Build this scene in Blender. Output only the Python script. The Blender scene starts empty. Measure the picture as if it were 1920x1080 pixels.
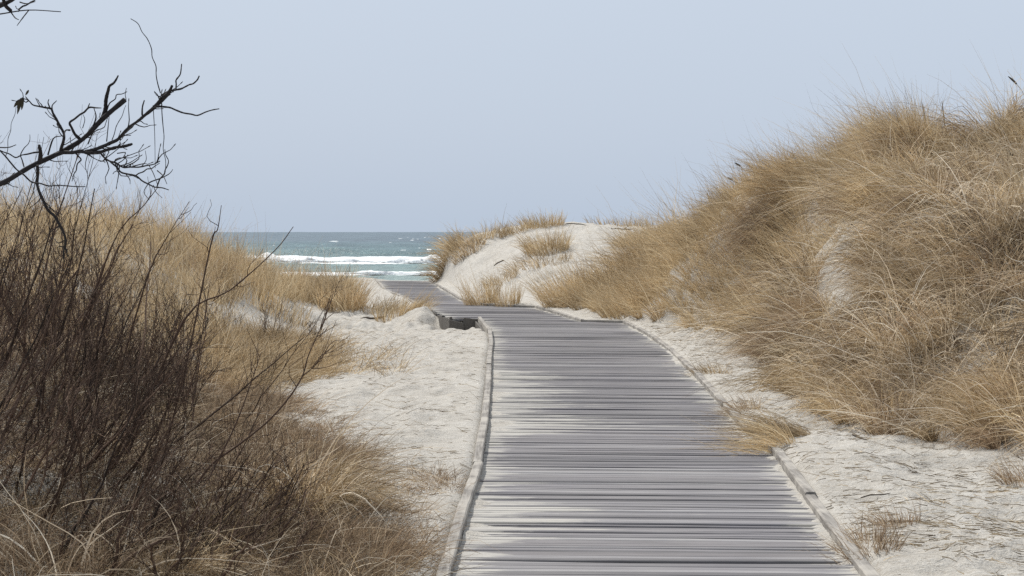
import bpy, math, random
import numpy as np
from mathutils import Matrix, Euler, Vector

SEED = 11
rng = np.random.default_rng(SEED)
random.seed(SEED)
scene = bpy.context.scene
COL = scene.collection
F = 3200.0 / 1920.0          # focal length in picture widths
EYE = 1.6
PITCH = math.atan(105 / 3200.0)
ROLL = math.radians(0.45)

# ------------------------------------------------------------------ camera
cam_d = bpy.data.cameras.new("camera")
cam = bpy.data.objects.new("camera", cam_d)
COL.objects.link(cam)
cam_d.sensor_width = 36.0
cam_d.lens = 36.0 * F
cam_d.clip_start = 0.1
cam_d.clip_end = 30000
cam.location = (0, 0, EYE)
cam.rotation_euler = (Matrix.Rotation(math.pi / 2 - PITCH, 3, 'X') @ Matrix.Rotation(ROLL, 3, 'Z')).to_euler()
scene.camera = cam
RM = np.array((Matrix.Rotation(math.pi / 2 - PITCH, 3, 'X') @ Matrix.Rotation(ROLL, 3, 'Z')))


def ray(px, py):
    c = np.stack([(np.asarray(px, float) - 960) / 3200.0, (540 - np.asarray(py, float)) / 3200.0,
                  -np.ones_like(np.asarray(px, float))], -1)
    return c @ RM.T


def on_plane(px, py, z=0.0):
    r = ray(px, py)
    t = (z - EYE) / r[..., 2]
    return np.array([0, 0, EYE]) + r * t[..., None]


def at_depth(px, py, d):
    r = ray(px, py)
    t = np.asarray(d, float) / r[..., 1]
    return np.array([0, 0, EYE]) + r * np.asarray(t)[..., None]


def project(P):
    q = (P - np.array([0, 0, EYE])) @ RM
    w = -q[..., 2]
    w = np.where(w < 0.05, 0.05, w)
    return 960 + 3200 * q[..., 0] / w, 540 - 3200 * q[..., 1] / w


# ------------------------------------------------------------------ noise
def vnoise(x, y, seed=0):
    x = np.asarray(x, float); y = np.asarray(y, float)
    xi = np.floor(x).astype(np.int64); yi = np.floor(y).astype(np.int64)
    fx = x - xi; fy = y - yi
    fx = fx * fx * (3 - 2 * fx); fy = fy * fy * (3 - 2 * fy)

    def h(a, b):
        n = (a * 374761393 + b * 668265263 + seed * 1442695041) & 0xffffffff
        n = ((n ^ (n >> 13)) * 1274126177) & 0xffffffff
        n = ((n ^ (n >> 15)) * 2246822519) & 0xffffffff
        return ((n ^ (n >> 16)) & 0xffff) / 65535.0
    a = h(xi, yi); b = h(xi + 1, yi); c = h(xi, yi + 1); d = h(xi + 1, yi + 1)
    return (a * (1 - fx) + b * fx) * (1 - fy) + (c * (1 - fx) + d * fx) * fy


def fbm(x, y, seed=0, oct=4):
    s = 0.0; a = 0.5; t = 0.0
    for k in range(oct):
        s = s + a * vnoise(np.asarray(x) * 2 ** k + 17.3 * k, np.asarray(y) * 2 ** k - 9.1 * k, seed + k)
        t += a; a *= 0.5
    return s / t - 0.5


def sstep(a, b, x):
    t = np.clip((np.asarray(x, float) - a) / (b - a), 0, 1)
    return t * t * (3 - 2 * t)


# ------------------------------------------------------------------ boardwalk outline (on the ground plane, metres)
LP = [(826, 1120), (835, 1080), (870, 960), (895, 880), (908, 800), (914, 740), (917, 690), (921, 650), (917, 622), (899, 598)]
LP2 = [(842, 601), (797, 577), (757, 560), (722, 545), (705, 526)]
RP = [(1660, 1125), (1625, 1080), (1570, 1010), (1520, 940), (1460, 855), (1400, 808), (1360, 765), (1310, 708), (1260, 660),
      (1215, 628), (1170, 606), (1092, 604), (1050, 590), (1005, 578), (960, 576), (905, 573), (865, 563), (832, 543), (806, 526)]
LW = np.array([on_plane(*p) for p in LP])
LW2 = np.array([on_plane(*p) for p in LP2])
RW = np.array([on_plane(*p) for p in RP])
LW2[0, 1] = LW[-1, 1] - 0.02
RW[:, 1] = np.maximum.accumulate(RW[:, 1] + np.arange(len(RW)) * 1e-4)
END_Y = float(LW2[-1, 1])
_ly = np.concatenate([[0], LW[:, 1], LW2[:, 1] + [0.05, 0, 0, 0, 0]])
_lx = np.concatenate([[LW[0, 0]], LW[:, 0], LW2[:, 0]])
_o = np.argsort(_ly)
_ly = _ly[_o]; _lx = _lx[_o]


def XL(y):
    return np.interp(y, _ly, _lx)


def XR(y):
    return np.interp(y, np.concatenate([[0], RW[:, 1]]), np.concatenate([[RW[0, 0]], RW[:, 0]]))


_ty = np.arange(0, 70, 0.1)
_k = np.hanning(61); _k /= _k.sum()
_sr = np.convolve(np.pad(XR(_ty), 30, mode='edge'), _k, mode='valid')
_sl = np.convolve(np.pad(XL(_ty), 30, mode='edge'), _k, mode='valid')


# ------------------------------------------------------------------ terrain
SEA_Z = -1.75


def terrain(x, y):
    x = np.asarray(x, float); y = np.asarray(y, float)
    dl = XL(y) - x
    dr = x - XR(y)
    # right hand ridge running beside the walk
    H = np.interp(y, [9, 11.2, 13.5, 16, 18, 20, 23, 26, 31, 36, 40, 45, 49, 56, 62], [0, 0.0, 0.75, 1.12, 1.55, 2.1, 2.7, 2.85, 2.15, 1.45, 1.1, 0.8, 0.6, .3, 0])
    foot = np.interp(y, [8, 11, 12.5, 15, 20, 26, 29, 31, 36, 60], [2.3, 1.75, 1.25, 0.75, 0.85, 1.15, 0.75, 0.45, 0.35, 0.4])
    wid = np.interp(y, [10, 15, 30, 36, 45], [2.4, 2.2, 2.5, 3.6, 4.0])
    nz = fbm(x * 0.7, y * 0.5, 3, 3)
    drs = x - np.interp(y, _ty, _sr); dls = np.interp(y, _ty, _sl) - x     # dunes follow the walk, not its corners
    s = (drs - foot + nz * 0.42) / wid
    ridge = H * (1 + nz * 0.22) * (0.62 * sstep(0, 1, s) + 0.38 * np.clip(s * 1.25, 0, 1))
    # far dune at the end of the walk, right side
    crest = np.interp(x, [-3.4, -2.75, -2.45, -2.0, -1.2, 0.3, 2.5, 6, 12, 20], [0, 0.05, 0.55, 1.15, 1.45, 1.78, 1.9, 1.75, 1.5, 1.2])
    fy = np.interp(x, [-3, -2.3, -1, 0.5, 2.5, 6], [51.5, 51.5, 45, 39.5, 37, 36])
    t = np.clip((y - fy) / (53 - fy + 1e-6), 0, 1)
    prof = (0.45 * t + 0.55 * t * t * (3 - 2 * t)) * (1 - sstep(55, 66, y))
    far = crest * prof * sstep(0.0, 0.5, dr) * (1 + 0.16 * fbm(x * 0.6, y * 0.25, 8, 3)) + 0.22 * fbm(x * 1.1, y * 0.5, 9, 4) * prof * sstep(0.1, 0.6, dr)
    hum = vnoise(x * 1.15, y * 0.75, 161) + 0.5 * vnoise(x * 2.4, y * 1.7, 163) - 0.75
    ridge = ridge + 0.42 * hum * 1.25 * sstep(0.1, 0.6, s) * sstep(0, 1.2, H)
    # wind-scooped bare hollow in the ridge face
    ridge = ridge - 0.55 * np.exp(-((x - 4.70) / 0.70) ** 2 - ((y - 26.0) / 1.3) ** 2) * sstep(0, .3, s)
    right = np.maximum(ridge, far)
    # left hand dunes
    HL = np.interp(y, [6, 9, 14, 20, 26, 31, 35, 39, 43, 48, 56], [0.25, 0.5, 0.95, 1.35, 1.5, 1.22, 0.72, 0.38, 0.25, 0.15, 0.0])
    fl = np.interp(y, [6, 10, 14, 20, 26, 31, 36, 42, 50], [0.8, 0.9, 1.5, 2.4, 2.3, 1.9, 1.6, 0.9, 0.6])
    sl = (dls - fl + fbm(x * 0.5, y * 0.4, 21, 3) * 0.7) / np.interp(y, [6, 15, 30, 40], [2.0, 3.0, 3.6, 4.0])
    left = HL * (1 + 0.3 * fbm(x * 0.5, y * 0.35, 25, 3)) * sstep(0, 1, sl)
    notch = -0.42 * np.exp(-((y - 31.2) / np.where(y < 31.2, 2.9, 4.2)) ** 2) * sstep(-0.10, 0.04, dl) * (1 - sstep(2.0, 4.0, dl))
    # drift against the far corner of the walk
    drift = 0.27 * np.exp(-((x + 1.75) / 0.28) ** 2 - ((y - 33.2) / 1.1) ** 2)
    notch = notch * (0.72 + 0.9 * fbm(x * 3.1, y * 1.6, 171, 3))
    left = left + notch + drift
    z = np.where(dr > 0, right, np.where(dl > 0, left, 0.0))
    side = np.maximum(dr, dl)
    inside = side < 0.0
    lump = fbm(x * 2.1, y * 2.3, 40, 4) * 0.13 + fbm(x * 6, y * 5, 44, 3) * 0.06
    lump = lump * (1 - 0.8 * np.exp(-((y - 31.0) / 3.0) ** 2) * (dl > 0) * (dl < 2.5))
    z = z + np.where(inside, 0, lump * sstep(0.02, 0.5, side) + 0.025 * sstep(0, .1, side))
    z = z + np.where(inside, -0.16 + 0.13 * sstep(-0.12, 0.0, side), 0) * (1 - sstep(END_Y - .5, END_Y + .3, y))
    # bury the kerbs a little, unevenly
    z = z + 0.04 * sstep(0.0, 0.06, side) * (0.75 + fbm(x * .9, y * 0.8, 61, 2) * 1.6) * (1 - sstep(0.4, 1.2, side))
    # beach
    z = z - np.maximum(0, y - END_Y - .3) * 0.0365
    return np.maximum(z, -3.2)


def normal(x, y, e=0.08):
    gx = (terrain(x + e, y) - terrain(x - e, y)) / (2 * e)
    gy = (terrain(x, y + e) - terrain(x, y - e)) / (2 * e)
    n = np.stack([-gx, -gy, np.ones_like(gx)], -1)
    return n / np.linalg.norm(n, axis=-1, keepdims=True)


_D = np.concatenate([np.arange(5.5, 30, 0.03), np.arange(30, 62, 0.08)])


def on_ground(px, py):
    """first point where the sight line through a picture point meets the terrain"""
    r = ray(float(px), float(py)); r = r / r[1]
    P = np.array([0, 0, EYE]) + _D[:, None] * r
    below = P[:, 2] < terrain(P[:, 0], P[:, 1])
    k = int(np.argmax(below)) if below.any() else len(_D) - 1
    p = P[k].copy(); p[2] = terrain(p[0], p[1])
    return p


# ------------------------------------------------------------------ mesh helpers
def mesh_obj(name, verts, faces, mat=None, parent=None, smooth=False, loc=None, attrs=None):
    verts = np.asarray(verts, np.float32)
    faces = np.asarray(faces, np.int32)
    me = bpy.data.meshes.new(name)
    n, k = faces.shape
    me.vertices.add(len(verts)); me.vertices.foreach_set("co", verts.ravel())
    me.loops.add(n * k); me.loops.foreach_set("vertex_index", faces.ravel())
    me.polygons.add(n); me.polygons.foreach_set("loop_start", np.arange(0, n * k, k, dtype=np.int32))
    me.polygons.foreach_set("use_smooth", np.full(n, smooth))
    if attrs:
        for a, v in attrs.items():
            at = me.attributes.new(a, 'FLOAT', 'POINT')
            at.data.foreach_set("value", np.asarray(v, np.float32))
    me.update(calc_edges=True)
    ob = bpy.data.objects.new(name, me)
    COL.objects.link(ob)
    if mat: me.materials.append(mat)
    if parent: ob.parent = parent
    if loc is not None: ob.location = loc
    return ob


def empty(name, loc=(0, 0, 0)):
    o = bpy.data.objects.new(name, None)
    o.empty_display_size = 0.2
    COL.objects.link(o); o.location = loc
    return o


def tag(o, label=None, cat=None, group=None, kind=None):
    if label: o["label"] = label
    if cat: o["category"] = cat
    if group: o["group"] = group
    if kind: o["kind"] = kind
    return o


def grid_faces(ny, nx):
    i = np.arange(ny - 1)[:, None] * nx + np.arange(nx - 1)[None, :]
    return np.stack([i, i + 1, i + nx + 1, i + nx], -1).reshape(-1, 4)


def tubes(P, R, sides=4):
    """P (M,S,3) polylines, R (M,S) radii -> verts, quads"""
    P = np.asarray(P, float); R = np.asarray(R, float)
    M, S, _ = P.shape
    T = np.gradient(P, axis=1)
    T /= np.linalg.norm(T, axis=-1, keepdims=True) + 1e-9
    ref = np.where(np.abs(T[..., 1:2]) > 0.9, np.array([1.0, 0, 0]), np.array([0, 1.0, 0]))
    U = np.cross(T, ref); U /= np.linalg.norm(U, axis=-1, keepdims=True) + 1e-9
    V = np.cross(T, U)
    a = np.arange(sides) / sides * 2 * math.pi
    ring = U[:, :, None, :] * np.cos(a)[None, None, :, None] + V[:, :, None, :] * np.sin(a)[None, None, :, None]
    verts = (P[:, :, None, :] + ring * R[:, :, None, None]).reshape(-1, 3)
    base = np.arange(M)[:, None, None] * S * sides + np.arange(S - 1)[None, :, None] * sides
    k = np.arange(sides)[None, None, :]; k2 = (k + 1) % sides
    faces = np.stack([base + k, base + k2, base + sides + k2, base + sides + k], -1).reshape(-1, 4)
    return verts, faces


class MB:
    def __init__(s): s.v = []; s.f = []; s.n = 0

    def add(s, v, f):
        s.v.append(np.asarray(v)); s.f.append(np.asarray(f) + s.n); s.n += len(v)

    def build(s, name, mat=None, parent=None, smooth=False, origin=None, attrs=None):
        v = np.concatenate(s.v); f = np.concatenate(s.f)
        if origin is not None: v = v - np.asarray(origin)
        return mesh_obj(name, v, f, mat, parent, smooth, attrs=attrs)


def blades(root, d, L, W, droop, wind, seg=4, curl=None):
    """vectorised grass blades: tapering ribbons that bend with their weight and the wind"""
    N = len(root)
    t = np.linspace(0, 1, seg + 1)[None, :, None]
    d = d / np.linalg.norm(d, axis=1, keepdims=True)
    bend = np.asarray(wind, float) * 1.0 + np.array([0, 0, -1.0]) * droop[:, None]
    bend = bend + rng.normal(0, 0.16, (N, 3))
    if curl is not None: bend = bend + curl
    P = root[:, None, :] + L[:, None, None] * (d[:, None, :] * t + bend[:, None, :] * t ** 2 * 0.62)
    # a little waviness
    P = P + (rng.normal(0, 0.02, (N, 1, 3)) * np.sin(t * 6.0)) * L[:, None, None]
    T = np.gradient(P, axis=1)
    q = rng.normal(0, 1, (N, 3)); q[:, 2] *= 0.3
    S = np.cross(T, q[:, None, :]); S /= np.linalg.norm(S, axis=-1, keepdims=True) + 1e-9
    w = (W[:, None, None] * (1 - 0.85 * t ** 1.3)) * 0.5
    A = P - S * w; B = P + S * w
    verts = np.stack([A, B], 2).reshape(-1, 3)
    b = np.arange(N)[:, None] * (2 * (seg + 1)) + np.arange(seg)[None, :] * 2
    faces = np.stack([b, b + 1, b + 3, b + 2], -1).reshape(-1, 4)
    return verts, faces


def inpoly(px, py, poly):
    px = np.asarray(px); py = np.asarray(py)
    c = np.zeros(px.shape, bool)
    j = len(poly) - 1
    for i in range(len(poly)):
        xi, yi = poly[i]; xj, yj = poly[j]
        m = ((yi > py) != (yj > py)) & (px < (xj - xi) * (py - yi) / (yj - yi + 1e-9) + xi)
        c ^= m; j = i
    return c


# ------------------------------------------------------------------ materials
def new_mat(name):
    m = bpy.data.materials.new(name); m.use_nodes = True
    nt = m.node_tree; nt.nodes.clear()
    return m, nt


def N(nt, t, **kw):
    n = nt.nodes.new(t)
    for k, v in kw.items():
        if k in n.inputs.keys() if isinstance(k, str) else False: n.inputs[k].default_value = v
        else: setattr(n, k, v)
    return n


def ramp(nt, fac, stops):
    r = nt.nodes.new("ShaderNodeValToRGB")
    e = r.color_ramp.elements
    e[0].position, e[0].color = stops[0][0], (*stops[0][1], 1)
    e[1].position, e[1].color = stops[-1][0], (*stops[-1][1], 1)
    for p, c in stops[1:-1]:
        x = e.new(p); x.color = (*c, 1)
    nt.links.new(fac, r.inputs[0])
    return r.outputs[0]


def noise(nt, vec, scale, detail=4, rough=0.55, dist=0.0):
    n = nt.nodes.new("ShaderNodeTexNoise")
    n.inputs["Scale"].default_value = scale; n.inputs["Detail"].default_value = detail
    n.inputs["Roughness"].default_value = rough; n.inputs["Distortion"].default_value = dist
    if vec is not None: nt.links.new(vec, n.inputs["Vector"])
    return n.outputs["Fac"]


def mapping(nt, scale=(1, 1, 1), rot=(0, 0, 0), src=None):
    m = nt.nodes.new("ShaderNodeMapping")
    m.inputs["Scale"].default_value = scale; m.inputs["Rotation"].default_value = rot
    if src is None:
        g = nt.nodes.new("ShaderNodeNewGeometry"); src = g.outputs["Position"]
    nt.links.new(src, m.inputs["Vector"])
    return m.outputs["Vector"]


def mixc(nt, fac, a, b, mode='MIX'):
    m = nt.nodes.new("ShaderNodeMix"); m.data_type = 'RGBA'; m.blend_type = mode
    for s, v in ((0, fac), (6, a), (7, b)):
        if hasattr(v, "links"): nt.links.new(v, m.inputs[s])
        elif s == 0: m.inputs[0].default_value = v
        else: m.inputs[s].default_value = (*v, 1)
    return m.outputs[2]


def math_n(nt, op, a, b=None, c=None, clamp=False):
    m = nt.nodes.new("ShaderNodeMath"); m.operation = op; m.use_clamp = clamp
    for i, v in enumerate((a, b, c)):
        if v is None: continue
        if hasattr(v, "links"): nt.links.new(v, m.inputs[i])
        else: m.inputs[i].default_value = v
    return m.outputs[0]


def finish(nt, color, rough=0.9, bump=None, bump_s=0.3, bump_d=0.02, spec=0.2):
    p = nt.nodes.new("ShaderNodeBsdfPrincipled"); o = nt.nodes.new("ShaderNodeOutputMaterial")
    if hasattr(color, "links"): nt.links.new(color, p.inputs["Base Color"])
    else: p.inputs["Base Color"].default_value = (*color, 1)
    if hasattr(rough, "links"): nt.links.new(rough, p.inputs["Roughness"])
    else: p.inputs["Roughness"].default_value = rough
    p.inputs["Specular IOR Level"].default_value = spec
    if bump is not None:
        b = nt.nodes.new("ShaderNodeBump"); b.inputs["Strength"].default_value = bump_s
        b.inputs["Distance"].default_value = bump_d
        nt.links.new(bump, b.inputs["Height"]); nt.links.new(b.outputs[0], p.inputs["Normal"])
    nt.links.new(p.outputs[0], o.inputs[0])
    return p


def grass_mat(name, stops, clump=0.35, trans=0.3):
    m, nt = new_mat(name)
    g = nt.nodes.new("ShaderNodeNewGeometry")
    col = ramp(nt, g.outputs["Random Per Island"], stops)
    big = noise(nt, mapping(nt, (1, 1, 1)), 1.3, 3)
    tone = ramp(nt, big, [(0.3, (1 - clump, 1 - clump, 1 - clump * 0.95)), (0.68, (1.30, 1.275, 1.22))])
    col = mixc(nt, 1.0, col, tone, 'MULTIPLY')
    d = nt.nodes.new("ShaderNodeBsdfDiffuse"); t = nt.nodes.new("ShaderNodeBsdfTranslucent")
    nt.links.new(col, d.inputs[0]); nt.links.new(col, t.inputs[0])
    mx = nt.nodes.new("ShaderNodeMixShader"); mx.inputs[0].default_value = trans
    nt.links.new(d.outputs[0], mx.inputs[1]); nt.links.new(t.outputs[0], mx.inputs[2])
    o = nt.nodes.new("ShaderNodeOutputMaterial"); nt.links.new(mx.outputs[0], o.inputs[0])
    return m


def bark_mat(name, stops):
    m, nt = new_mat(name)
    g = nt.nodes.new("ShaderNodeNewGeometry")
    c = ramp(nt, g.outputs["Random Per Island"], stops)
    n = noise(nt, mapping(nt, (1, 1, 1)), 60, 3)
    c = mixc(nt, 1.0, c, ramp(nt, n, [(0.3, (0.7, 0.7, 0.7)), (0.7, (1.25, 1.25, 1.25))]), 'MULTIPLY')
    finish(nt, c, 0.85, n, 0.5, 0.004)
    return m


def sand_mat():
    m, nt = new_mat("pale_sand")
    v = mapping(nt, (1, 1, 1))
    n1 = noise(nt, v, 0.9, 5); n2 = noise(nt, v, 9, 5, 0.65); n3 = noise(nt, v, 70, 4, 0.7)
    c = ramp(nt, n1, [(0.3, (0.37, 0.347, 0.305)), (0.65, (0.48, 0.465, 0.43))])
    c = mixc(nt, 0.5, c, ramp(nt, n2, [(0.35, (0.31, 0.287, 0.25)), (0.62, (0.52, 0.505, 0.47))]))
    c = mixc(nt, 0.30, c, ramp(nt, n3, [(0.36, (0.25, 0.225, 0.185)), (0.58, (0.52, 0.495, 0.45))]))
    # scattered plant crumbs, lying in wind-drawn streaks
    sp = noise(nt, mapping(nt, (16, 42, 20), (0, 0, 0.15)), 1.0, 3, 0.7)
    patch = noise(nt, v, 1.1, 3)
    crumb = math_n(nt, 'MULTIPLY', ramp(nt, sp, [(0.56, (0, 0, 0)), (0.66, (1, 1, 1))]),
                   ramp(nt, patch, [(0.42, (0.05,) * 3), (0.62, (.65,) * 3)]))
    c = mixc(nt, crumb, c, (0.19, 0.15, 0.105))
    h = math_n(nt, 'ADD', math_n(nt, 'MULTIPLY', n2, 1.0), math_n(nt, 'MULTIPLY', n3, 0.35))
    finish(nt, c, 0.95, h, 0.8, 0.05, 0.1)
    return m


def deck_mat():
    m, nt = new_mat("weathered_planks")
    g = nt.nodes.new("ShaderNodeNewGeometry")
    base = ramp(nt, g.outputs["Random Per Island"], [
        (0.0, (0.13, 0.127, 0.128)), (0.25, (0.172, 0.167, 0.170)), (0.5, (0.202, 0.195, 0.199)), (0.65, (0.185, 0.176, 0.176)),
        (0.85, (0.225, 0.219, 0.222)), (1.0, (0.275, 0.27, 0.268))])
    grain = noise(nt, mapping(nt, (2.2, 170, 60)), 1.0, 5, 0.65)
    c = mixc(nt, 1.0, base, ramp(nt, grain, [(0.28, (0.55, 0.54, 0.54)), (0.5, (0.97, 0.97, 0.98)), (0.75, (1.22, 1.21, 1.2))]), 'MULTIPLY')
    blot = noise(nt, mapping(nt, (0.8, 0.5, 1)), 1.6, 3)
    c = mixc(nt, 1.0, c, ramp(nt, blot, [(0.3, (0.93, 0.925, 0.95)), (0.7, (1.06, 1.055, 1.04))]), 'MULTIPLY')
    # fine sand dust caught in the grain
    dust = noise(nt, mapping(nt, (1.3, 9, 1)), 1.0, 5, 0.7)
    at = nt.nodes.new("ShaderNodeAttribute"); at.attribute_name = "dust"
    fine = noise(nt, mapping(nt, (3.5, 60, 1)), 1.0, 4, 0.7)
    dsum = math_n(nt, 'ADD', math_n(nt, 'ADD', math_n(nt, 'ADD', dust, math_n(nt, 'MULTIPLY', math_n(nt, 'SUBTRACT', g.outputs["Random Per Island"], 0.5), 0.22)), math_n(nt, 'MULTIPLY', fine, 0.35)), math_n(nt, 'MULTIPLY', at.outputs["Fac"], 0.37))
    dm = ramp(nt, dsum, [(0.90, (0, 0, 0)), (1.06, (0.85, 0.85, 0.85))])
    c = mixc(nt, dm, c, (0.40, 0.385, 0.35))
    finish(nt, c, 0.85, grain, 0.5, 0.006, 0.25)
    return m


def kerb_mat():
    m, nt = new_mat("grey_kerb_timber")
    g = nt.nodes.new("ShaderNodeNewGeometry")
    grain = noise(nt, mapping(nt, (60, 2.5, 60)), 1.0, 5, 0.65)
    c = ramp(nt, grain, [(0.3, (0.12, 0.11, 0.10)), (0.55, (0.25, 0.235, 0.215)), (0.8, (0.36, 0.345, 0.32))])
    st = noise(nt, mapping(nt, (3, 3, 3)), 1.0, 4)
    c = mixc(nt, ramp(nt, st, [(0.45, (0, 0, 0)), (0.65, (0.7, 0.7, 0.7))]), c, (0.43, 0.405, 0.36))
    finish(nt, c, 0.9, grain, 0.4, 0.006)
    return m


def sea_mat():
    m, nt = new_mat("sea_water")
    g = nt.nodes.new("ShaderNodeNewGeometry")
    sx = nt.nodes.new("ShaderNodeSeparateXYZ"); nt.links.new(g.outputs["Position"], sx.inputs[0])
    y = sx.outputs["Y"]
    dist = math_n(nt, 'DIVIDE', math_n(nt, 'SUBTRACT', y, 100), 500, clamp=True)
    wob = noise(nt, mapping(nt, (0.03, 0.012, 1)), 1.0, 4)
    dist = math_n(nt, 'ADD', dist, math_n(nt, 'MULTIPLY', math_n(nt, 'SUBTRACT', wob, 0.5), 0.35), clamp=True)
    c = ramp(nt, dist, [(0.0, (0.20, 0.265, 0.25)), (0.10, (0.115, 0.18, 0.178)), (0.28, (0.078, 0.137, 0.147)), (0.6, (0.066, 0.118, 0.135)), (1.0, (0.072, 0.108, 0.135))])
    str_ = noise(nt, mapping(nt, (0.16, 0.045, 1)), 1.0, 6, 0.75)
    c = mixc(nt, 1.0, c, ramp(nt, str_, [(0.3, (0.42, 0.48, 0.52)), (0.7, (1.6, 1.55, 1.5))]), 'MULTIPLY')
    a = nt.nodes.new("ShaderNodeAttribute"); a.attribute_name = "foam"
    fn = noise(nt, mapping(nt, (1.1, 0.22, 1)), 1.0, 6, 0.75)
    fm = math_n(nt, 'ADD', a.outputs["Fac"], math_n(nt, 'MULTIPLY', math_n(nt, 'SUBTRACT', fn, 0.5), 0.9))
    fm = ramp(nt, fm, [(0.42, (0, 0, 0)), (0.60, (1, 1, 1))])
    c = mixc(nt, fm, c, (0.82, 0.85, 0.85))
    b1 = noise(nt, mapping(nt, (1.2, 0.5, 1)), 1.0, 6, 0.7)
    r = mixc(nt, fm, (0.38,) * 3, (0.9,) * 3)
    finish(nt, c, r, b1, 0.8, 0.5, 0.16)
    return m


M_SAND = sand_mat(); M_DECK = deck_mat(); M_KERB = kerb_mat(); M_SEA = sea_mat()
M_GOLD = grass_mat("golden_dune_grass", [(0, (0.24, 0.17, 0.09)), (0.35, (0.47, 0.362, 0.22)), (0.75, (0.60, 0.478, 0.31)), (1, (0.80, 0.70, 0.50))], 0.4)
M_STRAW = grass_mat("straw_dune_grass", [(0, (0.12, 0.085, 0.05)), (0.3, (0.33, 0.245, 0.145)), (0.65, (0.53, 0.41, 0.255)), (0.88, (0.70, 0.575, 0.395)), (1, (0.85, 0.75, 0.57))], 0.42, 0.25)
M_PALE = grass_mat("pale_arching_blades", [(0, (0.46, 0.37, 0.26)), (0.4, (0.66, 0.56, 0.43)), (0.8, (0.80, 0.71, 0.57)), (1, (0.88, 0.82, 0.70))], 0.25, 0.2)
M_BROWN = grass_mat("brown_dead_grass", [(0, (0.14, 0.10, 0.07)), (0.4, (0.28, 0.205, 0.138)), (0.8, (0.42, 0.32, 0.22)), (0.93, (0.56, 0.455, 0.325)), (1, (0.72, 0.62, 0.47))])
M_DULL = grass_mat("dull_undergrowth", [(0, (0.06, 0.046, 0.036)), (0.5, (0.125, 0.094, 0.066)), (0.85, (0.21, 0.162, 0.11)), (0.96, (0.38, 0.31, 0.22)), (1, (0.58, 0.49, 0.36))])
M_LITTER = grass_mat("straw_litter", [(0, (0.12, 0.095, 0.07)), (0.4, (0.28, 0.225, 0.16)), (0.8, (0.44, 0.36, 0.25)), (1, (0.56, 0.48, 0.36))], 0.2, 0.0)
M_TWIG = bark_mat("dark_twig_bark", [(0, (0.016, 0.011, 0.009)), (0.4, (0.052, 0.032, 0.022)), (0.8, (0.115, 0.070, 0.048)), (1, (0.20, 0.135, 0.095))])
M_BARK = bark_mat("dark_tree_bark", [(0, (0.016, 0.014, 0.014)), (1, (0.032, 0.028, 0.028))])
M_SEED = bark_mat("dark_seed_head", [(0, (0.06, 0.055, 0.05)), (1, (0.10, 0.09, 0.075))])
M_LEAF = bark_mat("withered_leaf", [(0, (0.03, 0.028, 0.018)), (1, (0.06, 0.05, 0.03))])
M_DRIFT = bark_mat("driftwood", [(0, (0.07, 0.055, 0.045)), (1, (0.12, 0.1, 0.08))])

# ------------------------------------------------------------------ ground
ys = np.concatenate([np.arange(2.0, 7.0, 0.25), 7.0 * np.exp(np.linspace(0, math.log(62 / 7.0), 560)), np.linspace(63, 130, 40)])
xs = np.concatenate([np.linspace(-160, -24, 14), np.linspace(-22, -6.2, 40), np.linspace(-6, -3.05, 45), np.linspace(-3, 5.2, 250),
                     np.linspace(5.3, 9, 45), np.linspace(9.5, 24, 34), np.linspace(28, 160, 14)])
X, Y = np.meshgrid(xs, ys)
Z = terrain(X, Y)
tag(mesh_obj("ground", np.stack([X, Y, Z], -1).reshape(-1, 3), grid_faces(len(ys), len(xs)), M_SAND, smooth=True),
    "pale sand of the dunes and beach", kind="structure")

# ------------------------------------------------------------------ sea
def sea_height(x, y):
    h = 0.10 * np.sin(y * 0.42 + 0.5 * fbm(x * .03, y * .02, 71, 2) * 14) + 0.42 * fbm(x * 0.24, y * 0.36, 73, 5)
    h = h + 0.22 * fbm(x * 0.06, y * 0.09, 75, 3)
    # the main breaker, with a smooth unbroken swell behind it on the left
    yc = 186 + 5 * fbm(x * 0.05, 0 * x + 3, 77, 3) + 3 * np.sin(x * 0.06)
    amp = 0.72 * (0.75 + 0.9 * fbm(x * 0.16, 0 * x + 9, 78, 3))
    u = y - yc
    h = h + amp * np.where(u < 0, np.exp(-(u / 1.6) ** 2), np.exp(-(u / 5.0) ** 2))
    yc2 = 232 + 7 * fbm(x * 0.04, 0 * x + 5, 79, 2)
    h = h + 1.0 * np.exp(-((x + 24) / 13.0) ** 2) * np.where(y < yc2, np.exp(-((y - yc2) / 4.0) ** 2), np.exp(-((y - yc2) / 10.0) ** 2))
    return h * sstep(100, 130, y), u, yc


xs2 = np.concatenate([np.linspace(-400, -62, 24), np.linspace(-60, 16, 330), np.linspace(20, 400, 24)])
ys2 = np.concatenate([np.linspace(96, 260, 560), np.linspace(260.6, 420, 230), np.geomspace(421, 20000, 130)])
X, Y = np.meshgrid(xs2, ys2)
hh, u, yc = sea_height(X, Y)
foam = np.exp(-((u + 3.2) / 4.2) ** 2) * (0.95 + 0.8 * fbm(X * .12, Y * .05, 81, 3))
foam = np.maximum(foam, 0.85 * np.exp(-((u + 9) / 6.0) ** 2) * (0.55 + 1.2 * fbm(X * .1, Y * .15, 82, 3)))
sw = 133 + 7 * fbm(X * 0.09, 0 * X, 83, 3)
foam = np.maximum(foam, np.exp(-((Y - sw) / 5.0) ** 2) * (0.85 + 1.1 * fbm(X * .12, Y * .08, 84, 3)))
foam = np.maximum(foam, 0.5 * (1 - sstep(108, 128, Y)))
caps = sstep(0.20, 0.34, fbm(X * 0.28, Y * 0.045, 85, 4)) * sstep(215, 300, Y) * (1 - sstep(900, 1300, Y))
foam = np.maximum(foam, caps * 0.8)
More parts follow.
